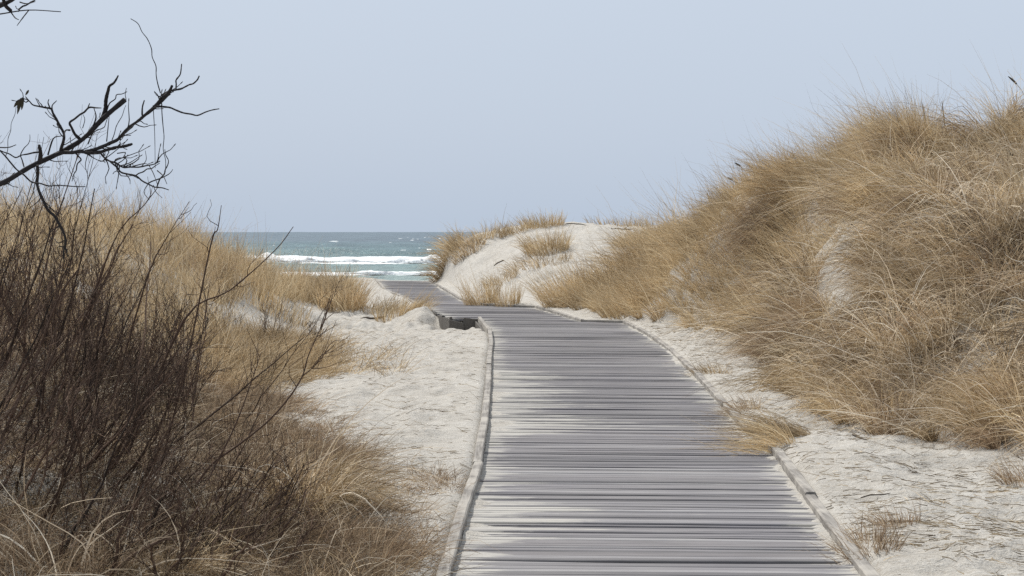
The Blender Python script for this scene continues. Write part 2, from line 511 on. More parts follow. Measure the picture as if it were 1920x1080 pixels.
tag(mesh_obj("sea", np.stack([X, Y, SEA_Z + hh], -1).reshape(-1, 3), grid_faces(len(ys2), len(xs2)), M_SEA, smooth=True,
             attrs={"foam": foam.ravel()}), "choppy grey green sea with breaking waves", kind="structure")


def breaker(name, label, x0, x1, yfun, zfun, tall, thick, n=340, seed=0):
    """a tumbling roll of white water, a lumpy loaf along the wave"""
    x = np.linspace(x0, x1, n); k = 14
    a = np.linspace(-0.15 * math.pi, 1.15 * math.pi, k)
    env = sstep(x0, x0 + 3, x) * (1 - sstep(x1 - 3, x1, x)) * np.clip(0.85 + 2.6 * fbm(x * 0.26, 0 * x, seed, 4), 0.12, 1.5)
    yy = yfun(x); zz = zfun(x, yy)
    XX = np.repeat(x[:, None], k, 1); AA = np.repeat(a[None], n, 0)
    l = 1 + 1.5 * fbm(XX * 0.7, AA * 1.3, seed + 3, 5)
    YY = yy[:, None] + np.cos(AA) * thick * env[:, None] * l
    ZZ = zz[:, None] + np.maximum(np.sin(AA), -0.2) * tall * env[:, None] * l
    XX = XX + 0.5 * fbm(XX * .8, AA * 2, seed + 7, 3)
    o = mesh_obj(name, np.stack([XX, YY, ZZ], -1).reshape(-1, 3), grid_faces(n, k), M_FOAM, smooth=True)
    return tag(o, label, kind="stuff")


M_FOAM, _nt = new_mat("white_foam")
_fn = noise(_nt, mapping(_nt, (1, 1, 1)), 1.8, 5, 0.7)
finish(_nt, ramp(_nt, _fn, [(0.3, (0.50, 0.55, 0.56)), (0.55, (0.72, 0.74, 0.74))]), 0.9, _fn, 0.6, 0.2)


def yc_main(x): return 186 + 5 * fbm(x * 0.05, 0 * x + 3, 77, 3) + 3 * np.sin(x * 0.06) - 2.4


breaker("surf", "main roll of breaking white water", -40, 8, yc_main, lambda x, y: SEA_Z + 0.08 + 0 * x, 0.46, 1.7, 420, 90)
breaker("surf", "low wash of foam at the waterline", -13.5, 2, lambda x: 133 + 7 * fbm(x * 0.09, 0 * x, 83, 3), lambda x, y: SEA_Z + 0.0 * x, 0.24, 1.0, 240, 95)

# ------------------------------------------------------------------ boardwalk
walk = tag(empty("boardwalk", (0.9, 8, 0)), "long weathered grey plank boardwalk bending left between the dunes to the sea", "boardwalk")
WO = np.array([0.9, 8, 0])
mb = MB()
y = 5.6
SEG = 16
while y < END_Y - 0.06:
    w = 0.058 + random.uniform(-0.005, 0.005); gap = random.choice([0.008, 0.010, 0.012, 0.014, 0.019])
    ym = y + w / 2
    sk = random.gauss(0, 0.012)
    x0 = float(XL(ym)) + 0.02 + (random.uniform(-0.05, 0.06) if ym > LW[-1, 1] - .1 else random.uniform(0, .01)); x1 = float(XR(ym)) - 0.02
    u_ = np.linspace(0, 1, SEG + 1)
    xx = x0 + (x1 - x0) * u_
    zj = random.gauss(0, 0.0022); tilt = random.gauss(0, 0.003); roll = random.gauss(0, 0.0014)
    bow = random.gauss(0, 0.003)
    zt = zj + tilt * (u_ - 0.5) + bow * np.sin(u_ * math.pi) + 0.012 * np.sin(ym * 0.9) * 0.5
    yo = sk * (u_ - 0.5)
    f0 = y + yo; f1 = y + w + yo
    ring = np.stack([np.stack([xx, f0, zt - 0.04], -1), np.stack([xx, f0, zt - roll - 0.004], -1),
                     np.stack([xx, f0 + 0.005, zt - roll], -1),
                     np.stack([xx, f1 - 0.005, zt + roll], -1), np.stack([xx, f1, zt + roll - 0.004], -1), np.stack([xx, f1, zt - 0.04], -1)], 1)
    K = 6
    base = np.arange(SEG)[:, None] * K + np.arange(K)[None]
    nxt = np.arange(SEG)[:, None] * K + (np.arange(K)[None] + 1) % K
    fc = np.stack([base, nxt, nxt + K, base + K], -1).reshape(-1, 4)
    e = SEG * K
    caps_ = [[0, 5, 2, 1], [5, 4, 3, 2], [e, e + 1, e + 2, e + 5], [e + 2, e + 3, e + 4, e + 5]]
    mb.add(ring.reshape(-1, 3) - WO, np.concatenate([fc, np.array(caps_)]))
    y += w + gap
dv = np.concatenate(mb.v) + WO
d_el = dv[:, 0] - XL(dv[:, 1]); d_er = XR(dv[:, 1]) - dv[:, 0]
d_reach = 0.25 + 1.5 * np.clip(fbm(dv[:, 1] * 0.75, 0 * dv[:, 1] + 2, 101, 3) * 2 + 0.25, 0, 1) * np.exp(-((dv[:, 1] - 13.5) / 6.5) ** 2)
dust_v = np.exp(-(d_el / d_reach) ** 2) + 0.9 * np.exp(-(d_er / 0.22) ** 2)
mb.build("deck", M_DECK, walk, attrs={"dust": dust_v})


def rail(p0, p1, w, h, z0, mat, name, parent, skew=0.0, label=None):
    """one kerb timber, chamfered, ends cut square"""
    p0 = np.array(p0[:2]); p1 = np.array(p1[:2])
    L = np.linalg.norm(p1 - p0); d = (p1 - p0) / L; nrm = np.array([-d[1], d[0]])
    n = max(2, int(L / 0.25) + 1)
    c = 0.008
    prof = np.array([[-w / 2, 0], [-w / 2, h - c], [-w / 2 + c, h], [w / 2 - c, h], [w / 2, h - c], [w / 2, 0]])
    t = np.linspace(0.004, L - 0.004, n)
    wob = np.cumsum(rng.normal(0, 0.0012, n)); zw = np.cumsum(rng.normal(0, 0.0015, n))
    V = []
    for i in range(n):
        c0 = p0 + d * t[i] + nrm * wob[i]
        V.append(np.stack([c0[0] + nrm[0] * prof[:, 0], c0[1] + nrm[1] * prof[:, 0], z0 + zw[i] + skew * (i / (n - 1) - .5) + prof[:, 1]], -1))
    V = np.concatenate(V) - WO
    K = 6
    base = np.arange(n - 1)[:, None] * K + np.arange(K)[None]
    nx = np.arange(n - 1)[:, None] * K + (np.arange(K)[None] + 1) % K
    fc = np.stack([base, nx, nx + K, base + K], -1).reshape(-1, 4)
    e = (n - 1) * K
    fc = np.concatenate([fc, np.array([[0, 5, 2, 1], [5, 4, 3, 2], [e, e + 1, e + 2, e + 5], [e + 2, e + 3, e + 4, e + 5]])])
    o = mesh_obj(name, V, fc, mat, parent)
    if label: o["label"] = label
    return o


for k in range(len(LW) - 1):
    rail(LW[k], LW[k + 1], 0.062, 0.055 + .055, -0.055, M_KERB, "kerb_board", walk, random.uniform(-.012, .012))
for k in range(1, len(LW2) - 1):
    rail(LW2[k], LW2[k + 1], 0.075, 0.11, -0.06, M_KERB, "kerb_board", walk, random.uniform(-.03, .03))
for k in range(len(RW) - 1):
    rail(RW[k], RW[k + 1], 0.065, 0.055 + .055, -0.06, M_KERB, "kerb_board", walk, random.uniform(-.015, .015))
# fascia under the exposed corner of the walk
M_FASCIA = bark_mat("shade_toned_timber", [(0, (0.075, 0.069, 0.063)), (1, (0.13, 0.12, 0.108))])  # shade on the side boards is put into their dark timber colour
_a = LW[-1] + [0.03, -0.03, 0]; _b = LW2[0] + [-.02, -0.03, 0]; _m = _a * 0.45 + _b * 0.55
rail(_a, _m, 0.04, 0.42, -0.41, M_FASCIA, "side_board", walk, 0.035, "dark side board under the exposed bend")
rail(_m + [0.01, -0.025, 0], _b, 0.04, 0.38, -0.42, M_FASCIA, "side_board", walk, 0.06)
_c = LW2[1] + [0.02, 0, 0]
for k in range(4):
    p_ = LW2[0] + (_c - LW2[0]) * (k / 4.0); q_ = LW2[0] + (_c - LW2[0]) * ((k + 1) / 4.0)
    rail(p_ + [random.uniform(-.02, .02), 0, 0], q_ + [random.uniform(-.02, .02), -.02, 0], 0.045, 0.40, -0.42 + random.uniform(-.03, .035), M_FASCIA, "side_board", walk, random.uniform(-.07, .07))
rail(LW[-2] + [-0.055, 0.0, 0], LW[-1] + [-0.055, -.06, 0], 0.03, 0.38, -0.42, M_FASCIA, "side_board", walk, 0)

# sand blown over the planks: a thin sheet that only breaks the surface where it lies thick
ny, nx = 1050, 70
yy = np.linspace(5.8, END_Y, ny) if False else 5.8 * np.exp(np.linspace(0, math.log(END_Y / 5.8), ny))
uu = np.linspace(0, 1, nx)
Yd = np.repeat(yy[:, None], nx, 1)
Xd = XL(Yd) + 0.035 + (XR(Yd) - XL(Yd) - 0.07) * uu[None]
el = Xd - XL(Yd); er = XR(Yd) - Xd
reach = 0.24 + 1.25 * np.clip(fbm(yy * 0.75, 0 * yy + 2, 101, 3) * 2 + 0.15, 0, 1) * np.exp(-((yy - 12.5) / 7.0) ** 2) * 1.25
reach_r = 0.10 + 0.25 * np.clip(fbm(yy * 0.6, 0 * yy + 5, 104, 3) * 2 + 0.3, 0, 1)
streak = fbm(Xd * 0.9, Yd * 5.5, 107, 4)
fine = fbm(Xd * 14, Yd * 16, 111, 3)
th = 0.020 * (np.exp(-el / reach[:, None] * 1.6)) + 0.018 * np.exp(-er / reach_r[:, None] * 1.6)
zd = -0.085 + 0.088 * np.exp(-(el / (0.7 * reach[:, None])) ** 2) + 0.092 * np.exp(-(er / reach_r[:, None]) ** 2) + np.maximum(streak, -0.25) * (0.014 + 1.6 * th) + fine * 0.006 + 0.091 * sstep(0.33, 0.44, fbm(Xd * 0.7 + 31, Yd * 4.0, 118, 3))
zd = np.minimum(zd, 0.016) + 0.006 * np.sin(Yd * 0.9)
tag(mesh_obj("drifted_sand", np.stack([Xd, Yd, zd], -1).reshape(-1, 3), grid_faces(ny, nx), M_SAND, smooth=True),
    "thin pale sand blown over the planks", kind="stuff")


# ------------------------------------------------------------------ grass cover
def scatter(n, x0, x1, y0, y1, polys, excl=(), pxpow=True):
    """roots spread over the ground whose place lies within the outlined patches; more per metre near the viewer"""
    r = rng.random(n)
    yv = np.exp(np.log(y0) + r * (np.log(y1) - np.log(y0))) if pxpow else y0 + r * (y1 - y0)
    xv = rng.uniform(x0, x1, n)
    if pxpow:
        keep = rng.random(n) < np.clip((y0 / yv) ** 0.35, 0, 1)
        xv, yv = xv[keep], yv[keep]
    zv = terrain(xv, yv)
    ok = (xv < XL(yv) - 0.06) | (xv > XR(yv) + 0.06)
    P = np.stack([xv, yv, zv], -1)
    ok &= rng.random(len(xv)) < 0.42 / np.clip(normal(xv, yv)[:, 2], 0.2, 1)
    u, v = project(P)
    m = np.zeros(len(P), bool)
    for p in polys: m |= inpoly(u, v, p)
    for p in excl: m &= ~inpoly(u, v, p)
    return P[m & ok]


def grow(centres, per, Lm, Ls, spread, lean, droop, wmin=0.0035, wpx=0.42, up=1.0, cone=0.55, seg=4, slope=0.35, sizevar=0.35, curlamp=0.0, vary=0.3):
    """tussocks of blades around the given centres"""
    C = np.repeat(centres, per, 0); Nn = len(C)
    size = np.repeat(np.exp(rng.normal(0, sizevar, len(centres))), per)
    az = rng.uniform(0, 2 * math.pi, Nn); rr = spread * np.sqrt(rng.random(Nn)) * size
    root = C + np.stack([np.cos(az) * rr, np.sin(az) * rr, 0 * rr], -1)
    root[:, 2] = terrain(root[:, 0], root[:, 1]) - 0.02
    n = normal(root[:, 0], root[:, 1])
    out = np.stack([np.cos(az), np.sin(az), 0 * az], -1)
    tl = np.repeat(rng.normal(0, vary, (len(centres), 3)) * np.array([1, 1, 0.2]), per, 0)
    d = np.array([0, 0, 1.0]) * up + n * slope + out * (cone * rng.random(Nn) ** 0.7)[:, None] + np.asarray(lean) + tl + rng.normal(0, 0.14, (Nn, 3))
    L = Lm * np.clip(size, 0.5, 1.7) * np.clip(rng.normal(1, Ls, Nn), 0.25, 1.8)
    dist = np.linalg.norm(root[:, :2], axis=1)
    W = np.maximum(wmin * rng.uniform(0.7, 1.5, Nn), dist / 1707 * wpx)
    dr = np.clip(rng.normal(droop, 0.18, Nn), 0.02, 1.6)
    curl = None
    if curlamp: curl = rng.normal(0, curlamp, (Nn, 3)) * np.array([1, 1, 0.5])
    return blades(root, d, L, W, dr, np.asarray(lean) * 0.55, seg, curl)


def cover(name, label, mats, sets):
    """one patch of grass cover nobody could count"""
    m = MB()
    for v, f in sets: m.add(v, f)
    return tag(m.build(name, mats), label, kind="stuff")


def clumped(c, scale, thr):
    """keep the roots that fall on hummocks, so hollows stay between the tussocks"""
    c = c[rng.permutation(len(c))]
    n = vnoise(c[:, 0] * scale, c[:, 1] * scale * 0.7, 151) * 0.65 + vnoise(c[:, 0] * scale * 2.3, c[:, 1] * scale * 1.7, 153) * 0.35
    return c[rng.random(len(c)) < np.clip((n - thr + 0.12) / 0.2, 0.05, 1)]


def spaced(c, dist):
    """thin the roots so no two stand closer than dist"""
    c = c[rng.permutation(len(c))]
    cells = {}; keep = []
    for i, p in enumerate(c):
        k = (int(p[0] // dist), int(p[1] // dist), int(p[2] // dist)); ok = True
        for a in (-1, 0, 1):
            for b in (-1, 0, 1):
                for e in (-1, 0, 1):
                    for j in cells.get((k[0] + a, k[1] + b, k[2] + e), ()):
                        q = c[j] - p
                        if q @ q < dist * dist: ok = False; break
                    if not ok: break
                if not ok: break
            if not ok: break
        if ok: cells.setdefault(k, []).append(i); keep.append(i)
    return c[keep]


def cover_mixed(name, label, c, mats, shares, growers):
    """tussocks in several shades joined into one patch of cover"""
    pick = rng.choice(len(mats), len(c), p=shares)
    m = MB(); mi = []
    for k in range(len(mats)):
        ck = c[pick == k]
        if not len(ck): continue
        for g in growers:
            v, f = g(ck); m.add(v, f); mi.append(np.full(len(f), k, np.int32))
    o = m.build(name)
    for x in mats: o.data.materials.append(x)
    o.data.polygons.foreach_set("material_index", np.concatenate(mi))
    return tag(o, label, kind="stuff")


BLOW = [(1508, 372), (1575, 372), (1650, 425), (1630, 490), (1650, 545), (1610, 600), (1518, 590), (1528, 500), (1502, 440)]
# right ridge, near: from the nose of the dune to the blowout
NEAR_R = [(1425, 640), (1400, 560), (1420, 470), (1440, 380), (1480, 320), (1600, 240), (1700, 225), (1960, 180), (2300, 120), (2300, 900), (1940, 862), (1850, 838),
          (1700, 822), (1600, 802), (1530, 775), (1490, 720), (1445, 690)]
c = scatter(70000, 2.0, 8.5, 10.8, 24, [NEAR_R], [BLOW])
fill = spaced(c, 0.16)[:2600]
c = spaced(c, 0.31)
print("near right tussocks", len(c))
MIX = [M_STRAW, M_GOLD, M_BROWN, M_DULL]
cover_mixed("dune_grass", "shaggy straw coloured tussocks clothing the steep right dune", c, MIX, [0.40, 0.22, 0.23, 0.15],
            [lambda q: grow(q, 130, 0.64, 0.32, 0.075, (-0.10, -0.10, 0.0), 1.05, cone=0.62, curlamp=0.12, vary=0.55, sizevar=0.36, slope=0.25, seg=5, up=0.95, wmin=0.0052, wpx=0.6)])
cover_mixed("dune_grass", "short dead thatch between the tussocks of the right dune", fill, [M_BROWN, M_DULL], [0.5, 0.5],  # dead thatch; its dull share paints shade into the hollows
            [lambda q: grow(q, 34, 0.22, 0.4, 0.14, (-0.2, -0.1, 0.0), 0.7, cone=1.1, curlamp=0.2, vary=0.4)])
a2 = grow(c[rng.random(len(c)) < 0.85], 30, 0.74, 0.3, 0.09, (-0.04, -0.16, 0.10), 1.05, cone=1.15, slope=0.2, seg=6, curlamp=0.22, wmin=0.0068, vary=0.45, wpx=0.6)
cover("dune_grass", "long pale arching blades over the right dune", M_PALE, [a2])
MID_R = [(1050, 566), (1095, 540), (1165, 500), (1215, 450), (1245, 300), (1560, 180), (1760, 150), (1720, 640), (1430, 640), (1400, 625), (1300, 612),
         (1240, 602), (1180, 596), (1120, 590), (1070, 578)]
c = scatter(60000, 0.3, 9, 20, 47, [MID_R], [BLOW])
c = spaced(c, 0.34)
print("mid right tussocks", len(c))
cover_mixed("dune_grass", "golden dune grass on the lower ridge right of the walk bend", c, [M_GOLD, M_STRAW], [0.7, 0.3],
            [lambda q: grow(q, 90, 0.58, 0.3, 0.10, (-0.26, -0.06, 0.05), 0.65, wmin=0.005, cone=1.0, slope=0.25, vary=0.3),
             lambda q: grow(q, 8, 0.8, 0.2, 0.10, (-0.35, -0.05, 0.2), 0.45, wmin=0.005, cone=0.7)])
# ridge back side and far right, sparse, so the dune is clothed from other places too
xv = rng.uniform(4.2, 10, 900); yv = rng.uniform(11.5, 40, 900)
c = np.stack([xv, yv, terrain(xv, yv)], -1); c = c[c[:, 2] > 0.9]
cover("dune_grass", "straw grass over the crest and back of the right dune", M_GOLD,
      [grow(c, 44, 0.52, 0.3, 0.16, (-0.42, -0.05, 0.05), 0.35, wmin=0.005, cone=0.6)])
# left dune
LEFT_D = [(-300, 330), (0, 335), (150, 350), (260, 385), (330, 410), (400, 440), (440, 470), (500, 488), (600, 500), (650, 530), (668, 585), (600, 580), (540, 566),
          (470, 572), (470, 590), (420, 620), (400, 650), (380, 690), (350, 690), (250, 760), (-300, 900)]
SANDL = [(420, 566), (560, 562), (640, 585), (665, 600), (640, 640), (560, 640), (440, 622), (410, 600)]
c = scatter(66000, -16, -1.5, 14, 46, [LEFT_D], [SANDL])
c = spaced(c, 0.30)
print("left tussocks", len(c))
cover_mixed("dune_grass", "golden dune grass on the left dune behind the bare shrubs", c[:2300], [M_GOLD, M_STRAW, M_BROWN], [0.6, 0.25, 0.15],
            [lambda q: grow(q, 60, 0.47, 0.32, 0.10, (-0.14, -0.05, 0.08), 0.5, wmin=0.005, cone=0.9, vary=0.3),
             lambda q: grow(q, 4, 0.66, 0.25, 0.10, (-0.15, -0.05, 0.15), 0.4, wmin=0.005, cone=0.7)])
# brown turf in the left foreground
BROWN = [(-300, 545), (150, 560), (300, 640), (350, 700), (440, 752), (540, 800), (560, 850), (620, 900), (690, 960), (720, 1030), (720, 1200), (-200, 1200)]
EDGE = [(330, 690), (470, 735), (580, 765), (625, 800), (610, 835), (680, 860), (740, 900), (850, 880), (885, 890), (850, 985), (832, 1090), (800, 1200), (560, 1200), (400, 850)]
c = scatter(110000, -5.0, -0.1, 6.6, 19, [BROWN])
c = c[rng.permutation(len(c))][:5200]
pn = fbm(c[:, 0] * 2.2, c[:, 1] * 2.2, 131, 3) + 0.5
c = c[rng.random(len(c)) < np.clip(pn * 2.4, 0.3, 1)]
print("undergrowth", len(c))
cs = spaced(c, 0.07)
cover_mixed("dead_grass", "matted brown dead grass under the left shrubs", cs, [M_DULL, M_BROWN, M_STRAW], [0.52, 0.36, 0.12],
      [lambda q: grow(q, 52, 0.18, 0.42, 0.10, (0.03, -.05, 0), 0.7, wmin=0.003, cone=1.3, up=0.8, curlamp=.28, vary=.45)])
cover("dead_grass", "pale crooked straws standing out of the dead grass under the shrubs", M_PALE,
      [grow(cs[rng.random(len(cs)) < 0.30], 5, 0.34, 0.4, 0.10, (0.08, -.10, 0), 1.0, wmin=0.0034, cone=1.3, seg=6, curlamp=0.4, vary=.5)])
c = scatter(60000, -4, -0.1, 6.6, 18, [EDGE])
c = c[rng.permutation(len(c))]
pn = fbm(c[:, 0] * 1.7, c[:, 1] * 2.6, 133, 4) + 0.5
dw = XL(c[:, 1]) - c[:, 0]
c = c[(rng.random(len(c)) < np.clip((pn - 0.36) * 4.2, 0.02, 1) * np.clip(dw / 0.25, 0.1, 1))][:1900]
dw = XL(c[:, 1]) - c[:, 0]
print("turf edge", len(c))
near = dw < 0.8
cover("dead_grass", "short brown grass creeping over the sand left of the walk", M_BROWN,
      [grow(c[near], 30, 0.085, 0.45, 0.10, (-0.1, 0, 0), 0.5, wmin=0.0026, cone=1.6, up=0.6, vary=.4),
       grow(c[~near], 34, 0.15, 0.45, 0.12, (0.05, -.05, 0), 0.6, wmin=0.003, cone=1.4, up=0.7, curlamp=.2, vary=.45)])
FRINGE = [(380, 690), (390, 655), (450, 628), (640, 645), (700, 640), (770, 672), (740, 700), (640, 700), (560, 712), (470, 735), (400, 730)]
c = scatter(60000, -7, -0.8, 15, 31, [FRINGE])
c = c[rng.permutation(len(c))]
pn = fbm(c[:, 0] * 1.1, c[:, 1] * 0.9, 135, 4) + 0.5
u_, v_ = project(c)
c = c[rng.random(len(c)) < np.clip((pn - 0.34) * 4.0, 0.02, 1) * np.clip((650 - u_) / 150, 0.035, 1)][:900]
print("fringe", len(c))
cover("dune_grass", "thin straw grass straggling over the sand below the left dune", M_STRAW,
      [grow(c, 26, 0.27, 0.4, 0.16, (0.15, -.05, 0), 0.5, wmin=0.004, cone=1.3, up=0.7, vary=.4)])


# straw litter strewn on the sand
def litter(n, polys, Lm, x0, x1, y0, y1, excl=()):
    P = scatter(n, x0, x1, y0, y1, polys, excl)
    pn = fbm(P[:, 0] * 1.6, P[:, 1] * 1.6, 141, 3) + 0.5
    P = P[rng.random(len(P)) < np.clip(pn * 2.2 - 0.5, 0.05, 1)]
    P[:, 2] += 0.008
    az = rng.normal(0.15, 0.75, len(P)) + math.pi * (rng.random(len(P)) < 0.5)
    nn = normal(P[:, 0], P[:, 1])
    d = np.stack([np.cos(az), np.sin(az), 0 * az], -1); d -= nn * (d * nn).sum(1, keepdims=True)
    d[:, 2] += np.abs(rng.normal(0, 0.10, len(P)))
    L = Lm * rng.lognormal(0, 0.5, len(P))
    W = np.maximum(rng.uniform(0.003, 0.006, len(P)), P[:, 1] / 1707 * 0.38)
    v, f = blades(P, d, L, W, np.clip(rng.normal(0.05, 0.05, len(P)), 0, .2), (0, 0, 0), 3)
    return v, f


SAND_R = [(1450, 860), (1400, 790), (1330, 715), (1240, 640), (1200, 610), (1300, 610), (1400, 640), (1500, 770), (1600, 815), (1960, 870), (1960, 1120), (1640, 1120)]
SAND_L = [(470, 560), (640, 590), (900, 600), (910, 700), (900, 800), (880, 900), (820, 1100), (600, 900), (560, 760), (380, 710), (520, 690), (700, 670), (560, 610)]
cover("straw_litter", "dry straw and twigs strewn on the sand right of the walk", M_LITTER, [litter(60000, [SAND_R], 0.075, 1.6, 6, 7.2, 30)])
cover("straw_litter", "dry straw strewn on the sand left of the walk", M_LITTER, [litter(30000, [SAND_L], 0.07, -6, -0.2, 7.2, 34)])


cover("leaf_litter", "dark litter on the ground under the left shrubs", M_DULL, [litter(90000, [[(-300, 500), (100, 520), (330, 660), (470, 790), (560, 880), (640, 1000), (620, 1200), (-300, 1200)]], 0.10, -5.5, -0.4, 6.8, 20)])  # flat dark blades covering the pale sand


# ------------------------------------------------------------------ single tufts
def tuft(px, py, n, L, spread, lean, droop, mat, label, group=None, cone=0.7, seg=5, up=1.0, wmin=0.0035, name="grass_tuft", cat="grass tuft", Ls=0.3, wpx=0.42, P=None, curl=0.1, ell=None, slope=.3, pale=0):
    p = on_ground(px, py) if P is None else np.asarray(P, float)
    az = rng.uniform(0, 2 * math.pi, n); rr = spread * np.sqrt(rng.random(n))
    off = np.stack([np.cos(az) * rr, np.sin(az) * rr, 0 * rr], -1)
    if ell is not None: off = off * np.array([ell[0], ell[1], 0])
    root = p + off
    root[:, 2] = terrain(root[:, 0], root[:, 1]) - 0.02
    nn = normal(root[:, 0], root[:, 1])
    out = np.stack([np.cos(az), np.sin(az), 0 * az], -1)
    d = np.array([0, 0, 1.0]) * up + nn * slope + out * (cone * rng.random(n) ** 0.7)[:, None] + np.asarray(lean) + rng.normal(0, 0.14, (n, 3))
    Lr = L * np.clip(rng.normal(1, Ls, n), 0.25, 1.7)
    W = np.maximum(wmin * rng.uniform(0.7, 1.5, n), p[1] / 1707 * wpx)
    v, f = blades(root, d, Lr, W, np.clip(rng.normal(droop, 0.18, n), 0.02, 2), np.asarray(lean) * 0.5, seg, rng.normal(0, curl, (n, 3)))
    o = mesh_obj(name, v - p, f, mat, None, loc=p)
    if pale:
        k = rng.permutation(n)[:pale]
        v, f = blades(root[k], d[k] + rng.normal(0, 0.2, (pale, 3)), L * np.clip(rng.normal(1.2, 0.25, pale), 0.6, 1.7), W[k] * 1.6 + 0.002, np.clip(rng.normal(droop, 0.2, pale), 0.1, 2), np.asarray(lean) * 0.5, 7, rng.normal(0, curl * 1.5, (pale, 3)))
        mesh_obj("arching_blades", v - p, f, M_PALE, o)
    return tag(o, label, cat, group)


G_FAR = "tufts on the far sandy dune"
G_WALK = "tufts growing beside the boardwalk"
G_DUNE = "large tussocks on the right dune"
tuft(1455, 838, 400, 0.36, 0.16, (-0.75, -0.15, -0.2), 0.35, M_GOLD, "straw tuft flopped over the right kerb onto the planks", G_WALK, cone=0.6, up=0.55, ell=(1, 1.2))
tuft(1500, 815, 260, 0.42, 0.12, (-1.1, -0.1, -0.2), 0.2, M_STRAW, "thin straw tuft lying flat behind the one flopped over the kerb", G_WALK, cone=0.4, up=0.4)
tuft(1620, 1030, 420, 0.16, 0.16, (-0.3, 0, 0), 0.4, M_BROWN, "low rust brown tuft beside the right kerb in the bottom corner", G_WALK, cone=1.3, ell=(1, 1.6))
tuft(1680, 985, 160, 0.13, 0.12, (-0.4, 0, 0), 0.4, M_BROWN, "sparse rust brown tuft on the sand next to the short dark stick", G_WALK, cone=1.3)
tuft(1390, 768, 240, 0.18, 0.17, (-0.5, 0, 0), 0.5, M_BROWN, "small brown mound of grass on the sand right of the kerb", G_WALK, cone=1.2)
tuft(1335, 700, 200, 0.18, 0.22, (-0.4, 0, 0), 0.4, M_STRAW, "low pale tuft on the narrow sand strip below the right dune", G_WALK, cone=1.2)
tuft(1925, 905, 200, 0.22, 0.14, (-0.3, 0, 0), 0.4, M_BROWN, "brown tuft cut by the right edge of the photo on the sand", G_WALK, cone=1.0)
tuft(905, 572, 420, 0.62, 0.34, (-0.12, 0, 0), 0.1, M_GOLD, "upright golden tuft at the inner bend of the far walk", G_WALK, cone=0.5, wmin=0.006)
tuft(952, 573, 260, 0.48, 0.26, (-0.06, 0, 0), 0.1, M_GOLD, "smaller golden tuft just right of the upright one at the far bend", G_WALK, cone=0.5, wmin=0.006)
tuft(1070, 566, 700, 0.72, 0.55, (-0.35, 0, 0), 0.22, M_GOLD, "wide yellow tussock where the right dune meets the walk bend", G_WALK, cone=0.7, wmin=0.006)
tuft(1180, 585, 600, 0.6, 0.5, (-0.40, 0, 0), 0.35, M_GOLD, "bushy golden tussock behind the outer corner of the bend", G_WALK, cone=0.8, wmin=0.006)
tuft(752, 590, 520, 0.46, 0.42, (0.35, 0, 0), 0.45, M_GOLD, "yellow tuft bending over the left edge of the far walk", G_WALK, cone=0.9, wmin=0.006, ell=(1.3, 1))
tuft(700, 585, 320, 0.36, 0.42, (0.3, 0, 0), 0.45, M_STRAW, "pale low tuft left of the yellow one by the far walk", G_WALK, cone=0.9, wmin=0.006, ell=(1.3, 1))
tuft(640, 575, 650, 0.62, 0.50, (0.1, 0, 0), 0.25, M_STRAW, "brown tussock at the right end of the left dune grass", None, cone=0.7, wmin=0.006)
tuft(560, 560, 900, 0.62, 0.85, (-0.05, 0, 0), 0.15, M_GOLD, "broad brush like tussock in front of the breaking waves", None, cone=0.5, wmin=0.006, ell=(1.3, .7))
tuft(460, 555, 700, 0.60, 0.75, (-0.1, 0, 0), 0.2, M_GOLD, "golden tussock left of the broad one before the waves", None, cone=0.6, wmin=0.006, ell=(1.3, .7))
# far dune
tuft(845, 470, 480, 0.75, 0.55, (-0.35, -.1, 0), 0.75, M_GOLD, "drooping tuft hanging over the seaward nose of the far dune", G_FAR, cone=0.9, wmin=0.009, ell=(0.7, 1))
tuft(905, 448, 420, 0.5, 0.85, (-0.1, -.1, 0), 0.5, M_GOLD, "wide tuft crowning the left shoulder of the far dune", G_FAR, cone=0.8, wmin=0.009, ell=(1.1, .6))
tuft(832, 500, 260, 0.5, 0.35, (-0.2, -.1, 0), 0.8, M_STRAW, "dull tuft low on the nose of the far dune above the surf", G_FAR, cone=0.8, wmin=0.009, ell=(.8, 1))
tuft(1018, 424, 380, 0.42, 0.55, (-0.2, 0, 0), 0.25, M_GOLD, "small tuft on the left of the far dune crest", G_FAR, cone=0.8, wmin=0.009, ell=(1.2, .6))
tuft(1105, 415, 420, 0.36, 0.95, (-0.2, 0, 0), 0.2, M_STRAW, "thin fringe of grass along the far dune top", G_FAR, cone=0.7, wmin=0.009, ell=(1.2, .5))
tuft(1025, 470, 650, 0.62, 0.62, (-0.2, -.1, 0), 0.55, M_GOLD, "brown tuft in the middle of the far dune slope", G_FAR, cone=0.8, wmin=0.009, ell=(1.0, 1))
tuft(1010, 492, 380, 0.36, 0.9, (-0.3, -.1, 0), 0.6, M_STRAW, "flat spread tuft below the one on the far dune slope", G_FAR, cone=1.0, wmin=0.009, ell=(1, 1))
tuft(940, 530, 200, 0.35, 0.45, (-0.3, -.1, 0), 0.4, M_STRAW, "sparse pale tuft on bare sand of the far dune foot", G_FAR, cone=0.9, wmin=0.008)
tuft(1165, 424, 300, 0.34, 0.9, (-0.2, 0, 0), 0.2, M_STRAW, "thin fringe of grass at the right end of the far dune top", G_FAR, cone=0.7, wmin=0.009, ell=(1.2, .5))
tuft(985, 432, 260, 0.36, 0.6, (-0.2, 0, 0), 0.3, M_GOLD, "low tuft in the dip left of the far dune crest", G_FAR, cone=0.8, wmin=0.009, ell=(1.2, .5))
tuft(880, 470, 360, 0.5, 0.5, (-0.2, -.1, 0), 0.7, M_STRAW, "hanging dull tuft under the crown of the far dune shoulder", G_FAR, cone=0.9, wmin=0.009, ell=(.9, 1))
